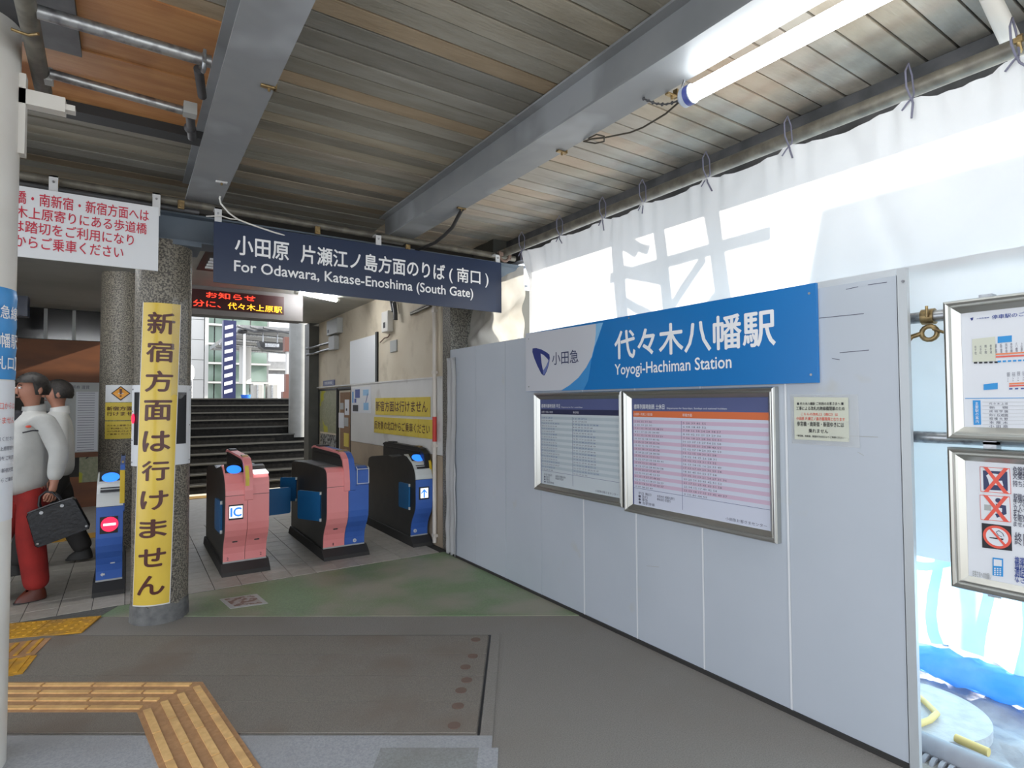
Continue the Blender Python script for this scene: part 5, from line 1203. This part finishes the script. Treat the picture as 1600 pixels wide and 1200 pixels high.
    # fingers on both hands
    for sg_, (el, wr_) in ((1, arm_l), (-1, hand_l)):
        bx, by, bz = wr_[0]+.01, sg_*wr_[1], wr_[2]-.07
        L, E_ = [J(bx, by, bz+.03, .026, .018)], []
        for i in range(4):
            b = len(L); ox = (i-1.5)*.019; ln = (.9, 1.05, 1., .8)[i]
            cu = .022 if (bag and sg_ == 1) else .010
            L += [J(bx+ox, by, bz+.006, .0088), J(bx+ox, by-sg_*cu*.5, bz-.024*ln, .0082), J(bx+ox, by-sg_*cu*1.5, bz-.042*ln, .0075), J(bx+ox, by-sg_*cu*2.3, bz-(.040 if bag and sg_ == 1 else .058)*ln, .0068)]
            E_.append((0, b)); E_ += chain(4, b)
        b = len(L); L += [J(bx+.034, by, bz+.024, .010), J(bx+.046, by-sg_*.008, bz+.002, .009), J(bx+.044, by-sg_*.014, bz-.02, .0075)]; E_.append((0, b)); E_ += chain(3, b)
        skinned('hand', L, E_, 'skin', body, sub=1)
    return t, W_
YW = PI+.5
t, PW = person('man in a pale grey jacket and red trousers holding a black briefcase', -.625, 5.80, YW, 1.72, 'trousers_red', 'jacket', 'shoe_brown',
    ((-.07, .27, 1.13), (-.035, .275, .875)), ((.10, .26, 1.15), (.22, .24, 1.0)), (((.03, 0, .48), (-.02, 0, .095)), ((.17, 0, .47), (.22, 0, .095))), bag=True, belly=1.5)
MB().tube([PW(.02, .212, 1.30), PW(.07, .195, 1.305), PW(.12, .165, 1.29)], .005, 6).build('pocket_piping', 'shirt_dark', t)
MB().sphere(PW(.085, .165, 1.335), (.018, .008, .010)).build('badge', 'cross_red', t)
bg_ = thing('briefcase', 'black leather briefcase with two handles held by the man', 'bag', (-.47, 5.5, .50))
BC = PW(-.06, .295, .61); ca, sa = math.cos(.32), math.sin(.32)
def BQ(x, y, z): return (BC[0]+x*.8*ca-z*sa, BC[1]+y, BC[2]+x*.8*sa+z*ca)
mb = MB()
pts = [(-.20, -.13), (.20, -.13), (.215, -.11), (.19, .12), (.17, .14), (-.17, .14), (-.19, .12), (-.215, -.11)]
vs = [BQ(x, yy, z) for yy, sc in ((-.05, .97), (-.04, 1.), (.04, 1.), (.05, .97)) for x, z in [(p[0]*sc, p[1]*sc) for p in pts]]
mb.add(vs, [list(range(8))[::-1], list(range(24, 32))]+[(r*8+i, r*8+(i+1)%8, r*8+8+(i+1)%8, r*8+8+i) for r in range(3) for i in range(8)])
mb.build('body', 'leather', bg_)
MB().tube([BQ(-.172, -.047, .14), BQ(0, -.047, .146), BQ(.172, -.047, .14)], .006, 6).build('zip', 'dark_steel', bg_)
for yy in (-.035, .035):
    MB().tube([BQ(-.08, yy, .12), BQ(-.078, yy, .17), BQ(-.05, yy*.6, .225), BQ(0, yy*.4, .245), BQ(.05, yy*.6, .225), BQ(.078, yy, .17), BQ(.08, yy, .12)], .008, 8).build('handle', 'leather', bg_)
for x in (-.08, .08): MB().cyl(BQ(x, -.052, .11), BQ(x, -.045, .11), .012, n=12).build('buckle', 'galv', bg_)
for x in (-.19, .19): MB().cyl(BQ(x, -.052, -.10), BQ(x, -.045, -.10), .008, n=10).build('stud', 'galv', bg_)
person('person in a white jacket and dark trousers walking behind the man with the briefcase', -.54, 6.75, PI, 1.70, 'trousers_dark', 'jacket_white', 'rubber',
    ((-.04, .25, 1.12), (.0, .25, .88)), ((.02, .25, 1.12), (.1, .24, .88)), (((.16, 0, .48), (.26, 0, .095)), ((-.05, 0, .48), (-.22, 0, .12))))
